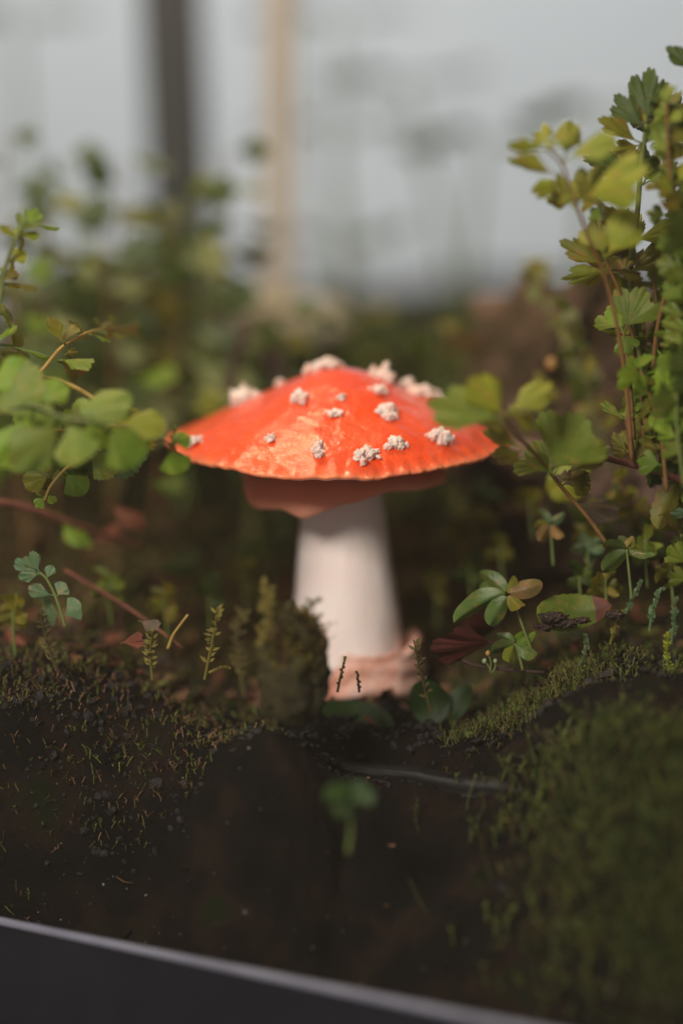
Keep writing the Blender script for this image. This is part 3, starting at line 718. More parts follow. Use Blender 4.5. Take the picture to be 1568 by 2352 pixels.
# random right-edge greenery
rr = random.Random(3)
for i in range(4):
    x = 1585 + 20 * i; y0 = 1120 - 60 * i
    lv = []
    for k in range(8):
        yy = y0 - 30 - k * 52; s = -1 if k % 2 else 1
        lv.append((x - 10, yy, x - 10 + s * rr.uniform(50, 85), yy - rr.uniform(10, 55), -2.5 - .9 * i, -2.5 - 1.1 * i + rr.uniform(-.8, .8), rr.choice([FRESH, GREEN, FRESH, DARK]), rr.uniform(.7, 1.1), 3, rr.uniform(0, 35), .3))
    frond('fern_frond', ['fern frond half cut off at the right edge, deepest of its clump', 'fern frond half cut off at the right edge, second deepest of its clump', 'bright fern frond cut off at the right edge, second nearest of its clump', 'blurred bright fern frond cut off at the right edge, nearest of its clump'][i], 'fern',
          [(x + 10, y0 + 80, -2.5 - .9 * i), (x, y0 - 150, -2.5 - .9 * i), (x - 10, y0 - 460, -2.5 - .9 * i)], lv, STEMG, .05, .03)

LACE = ['nearest lacy fern at the right edge, blurred bright green over the woody stem', 'bright lacy fern rising from the middle of the woody stem', 'bright lacy fern at the right edge beside the wide lobed leaflet', 'lacy fern at the right edge in front of the tall dark fern', 'tallest lacy fern behind the right ferns', 'lacy fern in front of the upper brown wood', 'lacy fern at the left edge of the brown wood', 'yellowish lacy fern below the wide bright leaflet', 'lacy fern between the woody stem and the wide bright leaflet', 'low lacy fern under the woody stem', 'lacy fern on the far side of the leaning stem', 'drooping lacy fern over the blurred orange sprig side of the wood', 'short lacy fern at the right edge over the moss bank', 'small lacy fern below the brown fern stem']
for i, (bx, by, tx, ty, Y, n, sz, ms) in enumerate([
    (1570, 1120, 1560, 800, -5.2, 13, 70, [FRESH, GREEN]), (1530, 1130, 1470, 850, -4.4, 12, 60, [FRESH, OLIVE]), (1590, 820, 1545, 560, -4.8, 12, 66, [FRESH, GREEN]), (1580, 560, 1530, 240, -4.6, 12, 60, [OLIVE, GREEN, YELLOW]),
    (1545, 900, 1520, 330, -1.0, 17, 62, [GREEN, DARK, OLIVE]), (1500, 930, 1400, 520, 0, 15, 58, [OLIVE, GREEN, YELLOW]), (1400, 1080, 1285, 720, 1.5, 14, 50, [OLIVE, DARK]), (1500, 1120, 1480, 740, -2, 14, 55, [GREEN, YELLOW, FRESH]),
    (1560, 1130, 1540, 640, -2.4, 17, 62, [FRESH, GREEN, DARK]), (1520, 1330, 1420, 1110, -1, 12, 48, [OLIVE, DARK]), (1480, 800, 1360, 430, -1.4, 15, 52, [GREEN, OLIVE]), (1380, 960, 1240, 650, 3, 12, 50, [OLIVE, DULLER]), (1600, 1390, 1550, 1120, -3, 13, 55, [GREEN, DARK, OLIVE]), (1380, 1330, 1330, 1130, -.5, 10, 42, [DARK, OLIVE])]):
    r2 = random.Random(700 + i); lv = []
    mx, my = (bx + tx) / 2 + r2.uniform(-20, 25), (by + ty) / 2
    for k in range(n):
        f = .22 + .78 * k / (n - 1); s_ = 1 if k % 2 else -1
        x = (1 - f) ** 2 * bx + 2 * f * (1 - f) * mx + f * f * tx; y = (1 - f) ** 2 * by + 2 * f * (1 - f) * my + f * f * ty
        q = sz * r2.uniform(.75, 1.2) * (1.15 - .45 * f); a = rad(r2.uniform(5, 55))
        if k == n - 1: s_, a = .3, rad(80)
        lv.append((x, y, x + s_ * q * math.cos(a), y - q * math.sin(a), Y, Y + r2.uniform(-.6, .6), r2.choice(ms), r2.uniform(.75, 1.15), 3, r2.uniform(0, 45), r2.uniform(.25, .4), r2.uniform(-.1, .35)))
    frond('lacy_fern', LACE[i], 'fern', [(bx, by, Y), (mx, my, Y), (tx, ty, Y)], lv, STEMB if i % 2 else STEMG, .045, .025, extra=0 if i in (6, 11, 13) else 1)

# --- mnium-like rosettes near focus
def rosette(label, stem, leaves, stemmat=STEMG, name='leafy_moss'):
    sp = [P(*q) for q in stem]; root = empty(name, sp[0]); tag(root, label, 'moss plant')
    tube('stem', sp, 0.035, 0.025, stemmat, root, root.location, sides=6)
    for (x0, y0, x1, y1, Y0, Y1, mat, wide, roll) in leaves:
        blade(root, P(x0, y0, Y0), P(x1, y1, Y1), mat, wide=wide, roll=roll, curl=.12, fold=.14, tipsharp=.8)
rosette('leafy moss plant with six green leaves and one bronze, right of the stem',
        [(1222, 1500, -3.6), (1200, 1440, -3.6), (1185, 1400, -3.6), (1165, 1372, -3.6)],
        [(1160, 1362, 1040, 1428, -3.6, -3.9, GLOSS, .36, 25), (1165, 1370, 1122, 1437, -3.6, -4.0, GLOSS, .55, 10), (1160, 1360, 1102, 1312, -3.5, -3.2, GLOSS, .5, 20), (1168, 1362, 1247, 1340, -3.6, -3.8, BRONZE, .52, 10),
         (1165, 1362, 1182, 1322, -3.5, -3.6, OLIVE, .5, 25), (1168, 1368, 1198, 1395, -3.6, -4.2, OLIVE, .5, 20), (1160, 1365, 1100, 1350, -3.4, -2.6, GLOSS, .5, 30)])
rosette('low leafy moss plant with yellow-green star of leaves beside the wet crumbs',
        [(1200, 1540, -3.6), (1190, 1500, -3.6), (1182, 1478, -3.6)],
        [(1182, 1482, 1126, 1496, -3.6, -4.0, GLOSS, .45, 20), (1180, 1480, 1168, 1524, -3.6, -4.1, YELLOW, .5, 15), (1185, 1480, 1232, 1508, -3.6, -4.0, GLOSS, .5, 20), (1183, 1478, 1230, 1452, -3.6, -3.6, FRESH, .42, 30),
         (1180, 1476, 1140, 1456, -3.6, -3.4, GLOSS, .45, 25), (1183, 1474, 1200, 1450, -3.6, -3.2, FRESH, .5, 20)])
rosette('dark leafy moss plant high on the right bank under the woody stem',
        [(1450, 1380, -3.6), (1442, 1300, -3.6), (1438, 1262, -3.6)],
        [(1440, 1266, 1382, 1312, -3.6, -3.9, DARK, .52, 10), (1438, 1260, 1382, 1254, -3.6, -3.9, DARK, .4, 30), (1438, 1258, 1452, 1232, -3.6, -3.4, OLIVE, .7, 20), (1442, 1262, 1500, 1272, -3.6, -3.8, GLOSS, .35, 30), (1438, 1258, 1420, 1232, -3.6, -3.2, DARK, .6, 20)])
rosette('blurred leafy moss plant with bronze lower leaves under the fern, behind the stem line',
        [(1270, 1300, -2.2), (1265, 1230, -2.2), (1264, 1205, -2.2)],
        [(1262, 1205, 1238, 1244, -2.2, -2.6, BRONZE, .5, 10), (1268, 1205, 1290, 1236, -2.2, -2.6, BRONZE, .5, 15), (1264, 1200, 1296, 1178, -2.2, -2.0, SAGE, .5, 20), (1262, 1200, 1240, 1168, -2.2, -2.0, SAGE, .5, 20), (1260, 1203, 1225, 1208, -2.2, -2.4, OLIVE, .45, 20)])
for i, (x, y, Y, m) in enumerate([(1215, 1150, 0, OLIVE), (1100, 1200, 2, OLIVE), (1040, 1240, 2.5, MOSSG), (1350, 1230, -1, OLIVE), (1110, 1130, 3, SAGE), (1400, 1180, -.5, DARK), (1060, 790, 7, BRONZE), (1230, 620, 5, OLIVE), (1240, 900, 1.5, OLIVE)]):
    lab = ['blurred olive leafy sprig right of the ring, in the shade', 'dim olive leafy sprig low in the dark hollow right of the stem', 'faint mossy sprig nearest the stem in the dark hollow', 'olive sprig under the brown fern stem in the shade',
           'grey-green sprig just under the right tip of the cap', 'dark sprig below the yellow leaf', 'blurred orange-brown sprig on the ground behind the right side of the cap', 'blurred olive sprig on top of the brown wood', 'olive sprig on the wood right beside the blurred lobed leaflet'][i]
    r2 = random.Random(i + 50); lv = []
    for k in range(6):
        a = rad(-200 + k * 45 + r2.uniform(-15, 15)); q = r2.uniform(30, 48)
        lv.append((x, y, x + q * math.cos(a), y + q * math.sin(a), Y, Y + r2.uniform(-.6, .6), m if m is not MOSSG else OLIVE, .5, r2.uniform(0, 40)))
    rosette(lab, [(x + 8, y + 90, Y), (x, y, Y)], lv, name='leafy_sprig')

UNDER = [(1000, 1330, 1.5, OLIVE, 'dim olive sprig in the hollow just right of the stem'), (1080, 1290, .5, DARK, 'dim dark sprig in the hollow above the leafy moss plant'), (1150, 1250, .2, OLIVE, 'olive sprig left of the bronze-leaved moss plant'), (1330, 1310, -2.4, DARK, 'dark sprig above the fallen green leaf'),
         (1390, 1330, -2.8, OLIVE, 'olive sprig above the rusty tip of the fallen leaf'), (1480, 1240, -2.6, GREEN, 'green sprig right of the dark leafy moss plant'), (1540, 1290, -2.8, OLIVE, 'olive sprig at the right edge under the hanging olive leaf'), (1350, 1260, -1.8, SAGE, 'grey-green sprig between the brown fern stem and the dark leafy moss plant'),
         (560, 1300, 1, OLIVE, 'dim olive sprig left of the stem at mid height'), (480, 1340, 0, DARK, 'dim dark sprig between the yellow stalks and the stem'), (380, 1370, -.8, OLIVE, 'dim olive sprig behind the thin reddish twig'), (250, 1330, -1, GREEN, 'dim green sprig right of the tiny grey-green fern'), (30, 1400, -2.6, OLIVE, 'olive sprig at the left edge beside the tiny fern'), (620, 1230, 3, DARK, 'dark sprig in the shade left of the upper stem')]
for i, (x, y, Y, m, lab) in enumerate(UNDER):
    r2 = random.Random(i + 900); lv = []
    for k in range(9):
        a = rad(-205 + k * 29 + r2.uniform(-12, 12)); q = r2.uniform(26, 46); yo = r2.choice([0, 18, 34])
        lv.append((x, y + yo, x + q * math.cos(a), y + yo + q * math.sin(a), Y, Y + r2.uniform(-.5, .5), m, .5, r2.uniform(0, 45)))
    rosette(lab, [(x + 6, y + 110, Y), (x, y + 30, Y), (x, y, Y)], lv, name='leafy_sprig')

o = blade(None, P(1232, 1412, -3.7), P(1400, 1392, -3.4), GREEN, name='fallen_leaf', wide=.50, ser=.10, roll=10, curl=.16, fold=.05, tipsharp=.8, nser=16)
o.data.materials.append(RUST)
for p in o.data.polygons:
    if p.index // 8 >= 21: p.material_index = 1
tag(o, 'broad green toothed leaf with a rusty red tip lying on the right soil', 'leaf')
o = fan(None, P(1150, 1470, -3.0), P(1000, 1500, -4.0), MAROON, .6, 3, .15, 35, .1, name='dead_leaf'); tag(o, 'dark maroon dead leaf on the soil right of the volva', 'leaf')
o = fan(None, P(1160, 1440, -2.2), P(1040, 1460, -3.0), MAROON, .7, 2, .15, 40, .1, name='dead_leaf'); tag(o, 'dark maroon dead leaf behind the leafy moss plant', 'leaf')
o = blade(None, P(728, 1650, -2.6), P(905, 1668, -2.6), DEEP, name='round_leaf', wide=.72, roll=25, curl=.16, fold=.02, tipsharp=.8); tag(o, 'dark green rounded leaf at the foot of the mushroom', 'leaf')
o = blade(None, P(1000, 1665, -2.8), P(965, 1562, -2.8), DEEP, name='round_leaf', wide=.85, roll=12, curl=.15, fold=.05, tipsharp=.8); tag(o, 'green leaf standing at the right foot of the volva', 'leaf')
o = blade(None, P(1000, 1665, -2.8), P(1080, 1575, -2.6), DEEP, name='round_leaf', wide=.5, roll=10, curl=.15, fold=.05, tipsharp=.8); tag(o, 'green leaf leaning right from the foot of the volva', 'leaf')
tt = empty('seedling', P(800, 1960, -9.0)); tag(tt, 'blurred fresh green seedling alone in front of the plank', 'seedling')
tube('stem', [P(800, 1960, -9.0), P(806, 1900, -9.1), P(800, 1850, -9.3)], .05, .035, STEMG, tt, tt.location)
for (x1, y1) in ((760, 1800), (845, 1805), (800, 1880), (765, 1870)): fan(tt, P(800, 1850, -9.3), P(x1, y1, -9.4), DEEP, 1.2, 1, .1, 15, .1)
# pale capsules
def blob(name, label, cat, c, r, mat, stem_to=None):
    root = empty(name, c) if stem_to else None
    V = [c + Vector((v.x * r, v.y * r, v.z * r * 1.15)) * (1 + .12 * fbm(v * 2, 2)) for v in ICO3[0]]
    o = mesh('capsule' if root else name, V, ICO3[1], mat, root, c)
    if root: tube('stalk', [c, c.lerp(stem_to, .5) + Vector((.03, 0, 0)), stem_to], .018, .02, STEMG, root, c, sides=5); tag(root, label, cat)
    else: tag(o, label, cat)
CAPS = simple('capsule_skin', [(.3, (.30, .16, .04)), (.7, (.42, .25, .08))], 3, .3, 20, .1, .02, .2)
CAPG = simple('capsule_green', [(.3, (.20, .26, .14)), (.7, (.30, .36, .20))], 3, .3, 20, .1, .02, .2)
blob('moss_capsule', 'round amber capsule on the brown wood above the fern', 'moss capsule', P(1266, 835, 1.5), .13, CAPS, P(1290, 880, 2))
blob('moss_capsule', 'tiny orange capsule right of the dead leaf, upper one of three', 'moss capsule', P(1120, 1500, -3.6), .055, CAPS, P(1126, 1540, -3.6))
blob('moss_capsule', 'tiny pale green capsule right of the dead leaf, left of three', 'moss capsule', P(1112, 1518, -3.6), .05, CAPG, P(1126, 1545, -3.6))
blob('moss_capsule', 'tiny pale green capsule right of the dead leaf, right of three', 'moss capsule', P(1137, 1518, -3.6), .045, CAPG, P(1130, 1545, -3.6))

# --- brown wood mound right, behind
def lump(name, c, sx, sy, sz, mat, amp=.25, fr=1.1, seed=0, icos=None):
    V0, F0 = ico(5) if icos is None else icos
    V = []
    for v in V0:
        d = 1 + amp * fbm(v * fr + Vector((seed, 0, seed)), 5) + amp * .3 * fbm(v * fr * 4 + Vector((seed, 3, 0)), 4)
        V.append(Vector(c) + Vector((v.x * sx, v.y * sy, v.z * sz)) * d)
    return mesh(name, V, F0, mat, None, c)
tag(lump('driftwood', P(1550, 985, 7), 4.0, 2.8, 3.9, ROOT, .6, 1.3, 4), 'mound of crumbling pinkish brown wood behind the right ferns', 'wood')
tag(lump('driftwood', P(1330, 1120, 4.5), 2.6, 2.2, 2.2, ROOT, .4, 1.3, 9), 'lower lump of dark brown wood in the shade behind the yellow leaf', 'wood')
tube_o = tube('bark_strip', [P(1180, 960, 6), P(1250, 820, 5.5), P(1330, 690, 5), P(1400, 600, 5)], .55, .4, ROOT, None, P(1180, 960, 6), 12, .6); tag(tube_o, 'leaning pinkish strip of bark on the edge of the brown wood', 'bark')

# --- twigs / litter behind
def twig(label, pts, r0, r1, mat=TWIG, name='twig'):
    pp = [P(*q) for q in pts]; o = tube(name, pp, r0, r1, mat, None, pp[0], 7, .4); tag(o, label, 'twig')
twig('dark upright twig tip behind the left slope of the cap', [(525, 900, 5), (540, 830, 5), (570, 735, 5)], .16, .1)
twig('short dark stump behind the top of the cap', [(650, 900, 9), (640, 820, 9), (638, 765, 9)], .34, .25)
twig('reddish twig slanting down across the left soil under the fern spray', [(-60, 1145, -1), (60, 1165, -.5), (200, 1215, .3), (330, 1260, 1.5)], .09, .06, REDTWIG)
twig('thin reddish twig lying on the left soil right of the tiny fern', [(150, 1310, -1.5), (300, 1400, -2), (420, 1490, -3)], .05, .03, REDTWIG)
twig('pale thin twig standing out of the soil left of the mossy clump', [(385, 1490, -3.4), (400, 1455, -3.4), (432, 1412, -3.4)], .035, .025, STEMY)
twig('curved dark stick low on the right soil', [(1010, 1490, -3.2), (1100, 1530, -3.4), (1250, 1545, -3.6)], .05, .03)
for i, (x, y, Y, m, s, lab) in enumerate([(290, 1180, 1, RUST, 55, 'blurred rusty leaf scrap under the left fern spray'), (240, 1225, 1.5, RUST, 40, 'blurred rusty leaf scrap below another, left of the stem'), (170, 1215, .5, FRESH, 70, 'bright green blurred leaf lying on the left soil'),
                                    (400, 1290, 1.5, DARK, 70, 'dark green blurred leaf on the soil between the left twig and the stem'), (300, 1470, -3.6, RUST, 26, 'small rust-red leaf fragment on the left soil, wet and curled'), (340, 1430, -3.3, MAUVE, 22, 'small curled brown leaf fragment beside the rust-red one'),
                                    (480, 900, 4, YELLOW, 45, 'blurred yellow-green leaf left above the cap edge'), (470, 930, 4, YELLOW, 40, 'blurred yellow-green leaf right at the left wart'), (350, 860, 6, FRESH, 60, 'blurred green leaf behind the left fern frond'), (380, 1110, 2, FRESH, 40, 'blurred green leaf below the left tip of the cap'),
                                    (1360, 1165, -2, MAUVE, 60, 'wet brown dead leaf hanging behind the brown fern stem')]):
    r2 = random.Random(i); a = rad(r2.uniform(-60, 60))
    o = fan(None, P(x - s * math.cos(a), y - s * math.sin(a) * .6, Y), P(x + s * math.cos(a), y + s * math.sin(a) * .6, Y - .5), m, .6, 2, .15, r2.uniform(20, 50), .2, name='dead_leaf' if m in (RUST, MAUVE) else 'fallen_leaf')
    tag(o, lab, 'leaf')

# --- background ferns
def back_fern(label, base, tip, n, size, mats, seed, droop=1.0, name='background_fern', r=.07):
    r2 = random.Random(seed)
    b, t = P(*base), P(*tip); b.z = min(b.z, ground(b.x, b.y) - .2) if name == 'background_fern' else b.z
    mid = b.lerp(t, .55) + Vector((r2.uniform(-.5, .5), 0, .4))
    path = smooth_path([b, mid, t], 10)
    root = empty(name, b); tag(root, label, 'fern')
    V, F = tube_geo(path, r, r * .4, 6); mesh('stem', V, F, r2.choice([STEMG, STEMB]), root, b)
    for k in range(n):
        f = .30 + .70 * k / (n - 1); q = path[min(len(path) - 1, int(f * (len(path) - 1)))]
        s = 1 if k % 2 else -1
        d = Vector((s * r2.uniform(.7, 1), r2.uniform(-.5, .5), r2.uniform(-.45, .35) * droop)).normalized()
        L = size * 1.5 * r2.uniform(.7, 1.2) * (1.2 - .5 * f)
        fan(root, q, q + d * L, r2.choice(mats), r2.uniform(.6, .95), 3, .25, r2.uniform(10, 70), .2)
for i, (b, t, n, s, m) in enumerate([
    ((60, 760, 9), (15, 310, 9), 10, 1.1, [DULL, HAZY, DARK]), ((220, 800, 10), (150, 360, 10), 10, 1.1, [DULL, HAZY]), ((330, 800, 9), (290, 360, 9), 10, 1.1, [DULL, HAZY, DARK]),
    ((380, 800, 10), (530, 345, 10), 12, 1.1, [DULL, DARK, HAZY]), ((400, 820, 8), (440, 430, 8), 12, 1.2, [DULL, OLIVE, DARK]), ((350, 800, 8), (390, 500, 8), 13, 1.2, [DULL, HAZY]),
    ((250, 820, 7), (230, 590, 7), 12, 1.0, [DULL, DARK]), ((120, 820, 7), (110, 480, 7), 12, .9, [DARK, DULL]), ((430, 820, 9), (470, 610, 9), 10, 1.1, [DULL, OLIVE, DARK]), ((60, 860, 5), (40, 620, 5), 10, .9, [DARK, FRESH])]):
    lab = ['blurred background fern at the far left edge of the tank', 'blurred background fern second from the left edge', 'blurred fern in front of the left of the dark post', 'blurred fern leaning right across the dark post with a dark tip', 'bushy olive fern in front of the dark post',
           'low olive fern at the foot of the dark post, left one', 'dark low fern in the gap left of the dark post', 'small dark fern between the upright yellow frond and the background ferns', 'short fern with bronze leaflets right of the dark post', 'dark low fern behind the upright frond at the left edge'][i]
    back_fern(lab, b, t, n, s, m, 100 + i)
# pale umbrella-like ferns far behind, right of the cream post
for i, (tipx, tipy, bx, by, Y, wd, lab) in enumerate([(930, 175, 1060, 760, 28, 2.6, 'faint far fern with a slanting flat crown right of the cream post'), (1110, 315, 1060, 760, 24, 2.4, 'faint far fern with a flat umbrella crown on two thin stems'), (770, 545, 800, 760, 24, 2.0, 'faint low fern just right of the cream post'),
                                        (770, 35, 820, 740, 32, 3.0, 'faintest far fern at the top edge right of the cream post'), (40, 40, 120, 600, 28, 2.2, 'faint far fern in the top left corner'), (1380, 240, 1330, 700, 20, 2.2, 'faint far fern left of the tall dark fern'), (760, 290, 790, 740, 30, 2.2, 'faint far fern halfway up beside the cream post')]):
    r2 = random.Random(300 + i); t = P(tipx, tipy, Y); b = P(bx, by, Y); b.z = min(b.z, ground(b.x, b.y) - .3)
    root = empty('far_fern', b); tag(root, lab, 'fern')
    V, F = tube_geo(smooth_path([b, b.lerp(t, .5) + Vector((r2.uniform(-.4, .4), 0, 0)), t], 8), .15, .10, 6); mesh('stem', V, F, HAZY and STEMG, root, b)
    for k in range(10):
        s = -1 if k % 2 else 1
        q = t + Vector((s * (k // 2) * wd * .16, r2.uniform(-.6, .6), (-.10 * (k // 2) ** 1.2 if i in (1, 5) else s * .07 * (k // 2)) + r2.uniform(-.1, .1)))
        fan(root, q, q + Vector((s * 1.25, r2.uniform(-.5, .5), r2.uniform(-.1, .12))), HAZY, .7, 2, .2, r2.uniform(58, 75), .1)
# dark low greenery behind, rising to the back
for i in range(26):
    r2 = random.Random(500 + i)
    x = r2.uniform(560, 1330) if i > 8 else r2.uniform(-40, 560); Y = r2.uniform(6, 19)
    top = r2.uniform(700, 830) if i > 8 else r2.uniform(760, 860)
    b = P(x, 900, Y); b.z = ground(b.x, b.y)
    t = P(x + r2.uniform(-40, 40), top, Y)
    root = empty('ground_fern', b); tag(root, 'low dark blurred fern in the undergrowth ' + ('left of the cap, below the background ferns' if i <= 8 else 'behind the cap, left of its peak' if x < 770 else 'behind the right shoulder of the cap' if x < 1050 else 'between the cap and the brown wood'), 'fern', 'low ferns ' + ('left of the cap' if i <= 8 else 'behind the left of the cap' if x < 770 else 'behind the right of the cap' if x < 1050 else 'before the brown wood'))
    V, F = tube_geo(smooth_path([b, b.lerp(t, .5), t], 6), .06, .03, 5); mesh('stem', V, F, STEMG, root, b)
    for k in range(7):
        f = .3 + .7 * k / 6; q = b.lerp(t, f); s = -1 if k % 2 else 1
        fan(root, q, q + Vector((s * r2.uniform(.5, .9), r2.uniform(-.3, .3), r2.uniform(-.1, .5))), r2.choice([DARK, DARK, OLIVE]), .8, 3, .25, r2.uniform(0, 50), .2)

# --- posts
def post(label, x_top, x_bot, Y, half, mat, zt=60, zb=-9):
    a, b = P(x_top, 0, Y), P(x_bot, 700, Y)
    ln = (a.x - b.x) / (a.z - b.z)
    x0 = b.x - ln * (b.z - zb)
    root = empty('post', (x0, Y, -8.5)); tag(root, label, 'post')
    o = box('shaft', x0 - half, x0 + half, Y - half, Y + half, -8.5, zt, mat, root, root.location, .12, ln)
    o = box('foot', x0 - half * 1.6, x0 + half * 1.6, Y - half * 1.6, Y + half * 1.6, -8.49, -7.9, mat, root, root.location, .1)
post('dark charcoal post standing blurred behind the left ferns', 392, 425, 24, .92, POSTD)
post('cream wooden post standing blurred behind the top of the cap', 645, 640, 17, .50, POSTC)
# pale lump added for the cream glow at the post's foot
tag(lump('glow_lump', P(650, 740, 15), 1.9, 1.4, .9, simple('glow_lump_skin', [(.3, (.34, .30, .22)), (.7, (.46, .40, .30))], .8, .8, 4, .6, .2), .25, 1.2, 5), 'pale lump added for the blurred glow at the foot of the cream post', 'pale glow')

# ------------------------------------------------------------------ plank, glass, trim
def along(x, off=0.0): return -3.55 - GY * x + off
def build_plank():
    V, F = [], []; NX, NP = 160, 22
    x0, x1 = P(700, 1740, -4).x, 6.6
    for i in range(NX + 1):
        x = x0 + (x1 - x0) * i / NX
        zt = -0.60 - 0.02 * math.sin(i * .05) + .05 * fbm((x, 0, 9), 4)
        prof_ = []
        for k in range(NP):
            t = k / (NP - 1)
            if t < .3: y, z = .55 * (1 - t / .3), zt + .02 * math.sin(t * 50)
            else: y, z = -.03 * math.sin(t * 20), zt - (t - .3) / .7 * .8
            d = .05 * fbm((x * .5, t * 14, 5), 4)
            V.append((x, along(x, y - d - .45), z + (.03 * fbm((x * .4, t * 20, 2), 3) if t < .3 else 0)))
    for i in range(NX):
        for k in range(NP - 1):
            a = i * NP + k; F.append((a, a + 1, a + 1 + NP, a + NP))
    m, nt, out = new_mat('weathered_plank'); b = N(nt, 'ShaderNodeBsdfPrincipled'); b.inputs['Roughness'].default_value = .62
    mp = N(nt, 'ShaderNodeMapping'); mp.inputs['Scale'].default_value = (.35, .35, 9); nt.links.new(coords(nt).outputs['Object'], mp.inputs[0])
    mp.inputs['Rotation'].default_value = (0, 0, 0)
    n1 = noise_tex(nt, mp.outputs[0], 1.6, 8, .65)
    nt.links.new(ramp(nt, n1.outputs[0], [(.35, (.0035, .003, .003)), (.7, (.008, .007, .0065))]).outputs[0], b.inputs['Base Color'])
    nt.links.new(bump(nt, n1.outputs[0], .35, .05), b.inputs['Normal']); nt.links.new(b.outputs[0], out.inputs[0])
    c = (x0, along(x0), -1)
    return mesh('plank', V, F, m, None, c)
tag(build_plank(), 'dark weathered plank edging the soil in front of the mushroom', 'plank')

def slab(name, off0, off1, z0, z1, mat, parent, org, xa=-22, xb=20, notch=None):
    prof_ = [(off0, z0), (off0, z1 - .06), (off0 + .05, z1), (off1 - .05, z1), (off1, z1 - .06), (off1, z0)]
    V, F = [], []; n = 60
    for i in range(n + 1):
        x = xa + (xb - xa) * i / n
        for o_, z in prof_: V.append((x, glass_y(x) + o_, z))
    k = len(prof_)
    for i in range(n):
        for j in range(k):
            a, b = i * k + j, i * k + (j + 1) % k
            F.append((a, b, b + k, a + k))
    F.append(tuple(range(k))); F.append(tuple(range(n * k, n * k + k))[::-1])
    return mesh(name, V, F, mat, parent, org, smooth=False)
zl = P(784, 2272, -10.0).z
tank = empty('tank_edge', (0, glass_y(0), -8.5)); tag(tank, 'dark plastic edge of the planted tank with a highlight painted on its rim, along the bottom', 'tank edge')
TRIM = simple('trim_plastic', [(.3, (.004, .004, .008)), (.7, (.009, .009, .015))], .6, .55, 9, .12, .03, 0, .25, 8)
LIP_GLINT = simple('trim_lip', [(.3, (.14, .14, .18)), (.7, (.20, .20, .25))], 1.3, .4, 12, .25, .03, 0, .5)  # pale tone paints in the overhead light caught along the lip
slab('trim_front', -0.62, -0.36, -8.46, zl - .02, TRIM, tank, tank.location)
slab('trim_lip', -0.60, -0.40, zl - .06, zl + .07, LIP_GLINT, tank, tank.location)
slab('trim_channel', -0.36, -0.02, -8.46, zl - .10, TRIM, tank, tank.location)

# ------------------------------------------------------------------ clutter: soil crumbs, moss strands
def scatter_lumps(name, n, region, r0, r1, mat, seed, lift=.0, bury=.3):
    r2 = random.Random(seed); V, F = [], []; sv, sf = ICO1
    for _ in range(n):
        x, y = region(r2); z = ground_n(x, y)
        r = r0 * (r1 / r0) ** (r2.random() ** 2); c = Vector((x, y, z + r * (.4 - bury) + lift))
        m = Matrix.Rotation(r2.uniform(0, 6.3), 3, 'Z') @ Matrix.Rotation(r2.uniform(0, 6.3), 3, 'X')
        sc = (r2.uniform(.6, 1.3), r2.uniform(.6, 1.3), r2.uniform(.5, 1))
        b = len(V)
        for v in sv:
            q = m @ Vector((v.x * sc[0], v.y * sc[1], v.z * sc[2])); V.append(c + q * r * (1 + r2.uniform(-.3, .3)))
        F += [tuple(b + i for i in f) for f in sf]
    o = mesh(name, V, F, mat, smooth=False); tag(o, kind='stuff'); return o
def reg(x0, x1, y0, y1):
    def f(r):
        x = r.uniform(x0, x1); lo = glass_y(x) + .5
        return x, r.uniform(max(y0, lo), y1)
    return f
o = scatter_lumps('soil_crumbs', 5500, reg(-9, 9, -5.2, 5), .03, .14, CRUMB, 1); tag(o, 'dark crumbs of soil covering the ground', 'soil')
def bank(r):
    x = r.uniform(-7, 7); lo = glass_y(x) + .45; return x, lo + abs(r.gauss(0, 1.2))
o = scatter_lumps('pale_grit', 170, bank, .012, .04, GRIT, 2, .03); tag(o, 'pale specks of grit in the dark soil', 'grit')
def moss(name, n, region, hgt, mats, seed, label, leafy=6, lean=.5, bw=.035):
    r2 = random.Random(seed); V, F, MI = [], [], []
    for _ in range(n):
        q = region(r2); x, y = q[:2]; z = q[2] if len(q) > 2 else ground_n(x, y)
        h = hgt * r2.uniform(.4, 1.25); p0 = Vector((x, y, z - .05)); d = Vector((r2.gauss(0, lean), r2.gauss(0, lean), 1)).normalized()
        bend = Vector((r2.gauss(0, .3), r2.gauss(0, .3), 0)); mi = r2.randrange(len(mats))
        prev = None; K_ = 4; s = Vector((r2.uniform(-1, 1), r2.uniform(-.3, .3), 0)).normalized() * .012
        for k in range(K_ + 1):
            t = k / K_; p = p0 + d * h * t + bend * h * t * t * .5
            b = len(V); V += [p - s, p + s]
            if prev is not None: F.append((prev, prev + 1, b + 1, b)); MI.append(mi)
            prev = b
        for k in range(leafy):
            t = .25 + .75 * (k + r2.random()) / leafy; p = p0 + d * h * t + bend * h * t * t * .5
            a = r2.uniform(0, 6.3); dd = Vector((math.cos(a), math.sin(a), r2.uniform(.1, .9))).normalized(); L = bw * r2.uniform(1.8, 4.0)
            sd = dd.cross(Vector((0, .3, 1))).normalized() * bw * .5
            b = len(V); V += [p, p + dd * L * .5 + sd, p + dd * L, p + dd * L * .5 - sd]; F.append((b, b + 1, b + 2, b + 3)); MI.append(mi)
    o = mesh(name, V, F, mats, smooth=False, matidx=MI); tag(o, label, 'moss', kind='stuff'); return o
def ell(px, py, Y, rx, ry):
    c = P(px, py, Y)
    def f(r):
        a = r.uniform(0, 6.3); q = math.sqrt(r.random()); return c.x + rx * q * math.cos(a), c.y + ry * q * math.sin(a)
    return f
moss('moss', 4500, reg(-9, -1.2, -5.0, 3), .24, [MOSSD, MOSSG, MOSSD, LITTER], 11, 'brown and green moss over the left soil')
moss('moss', 2200, reg(2.2, 8, -5, 2), .30, [MOSSD, MOSSG], 12, 'green moss over the right soil')
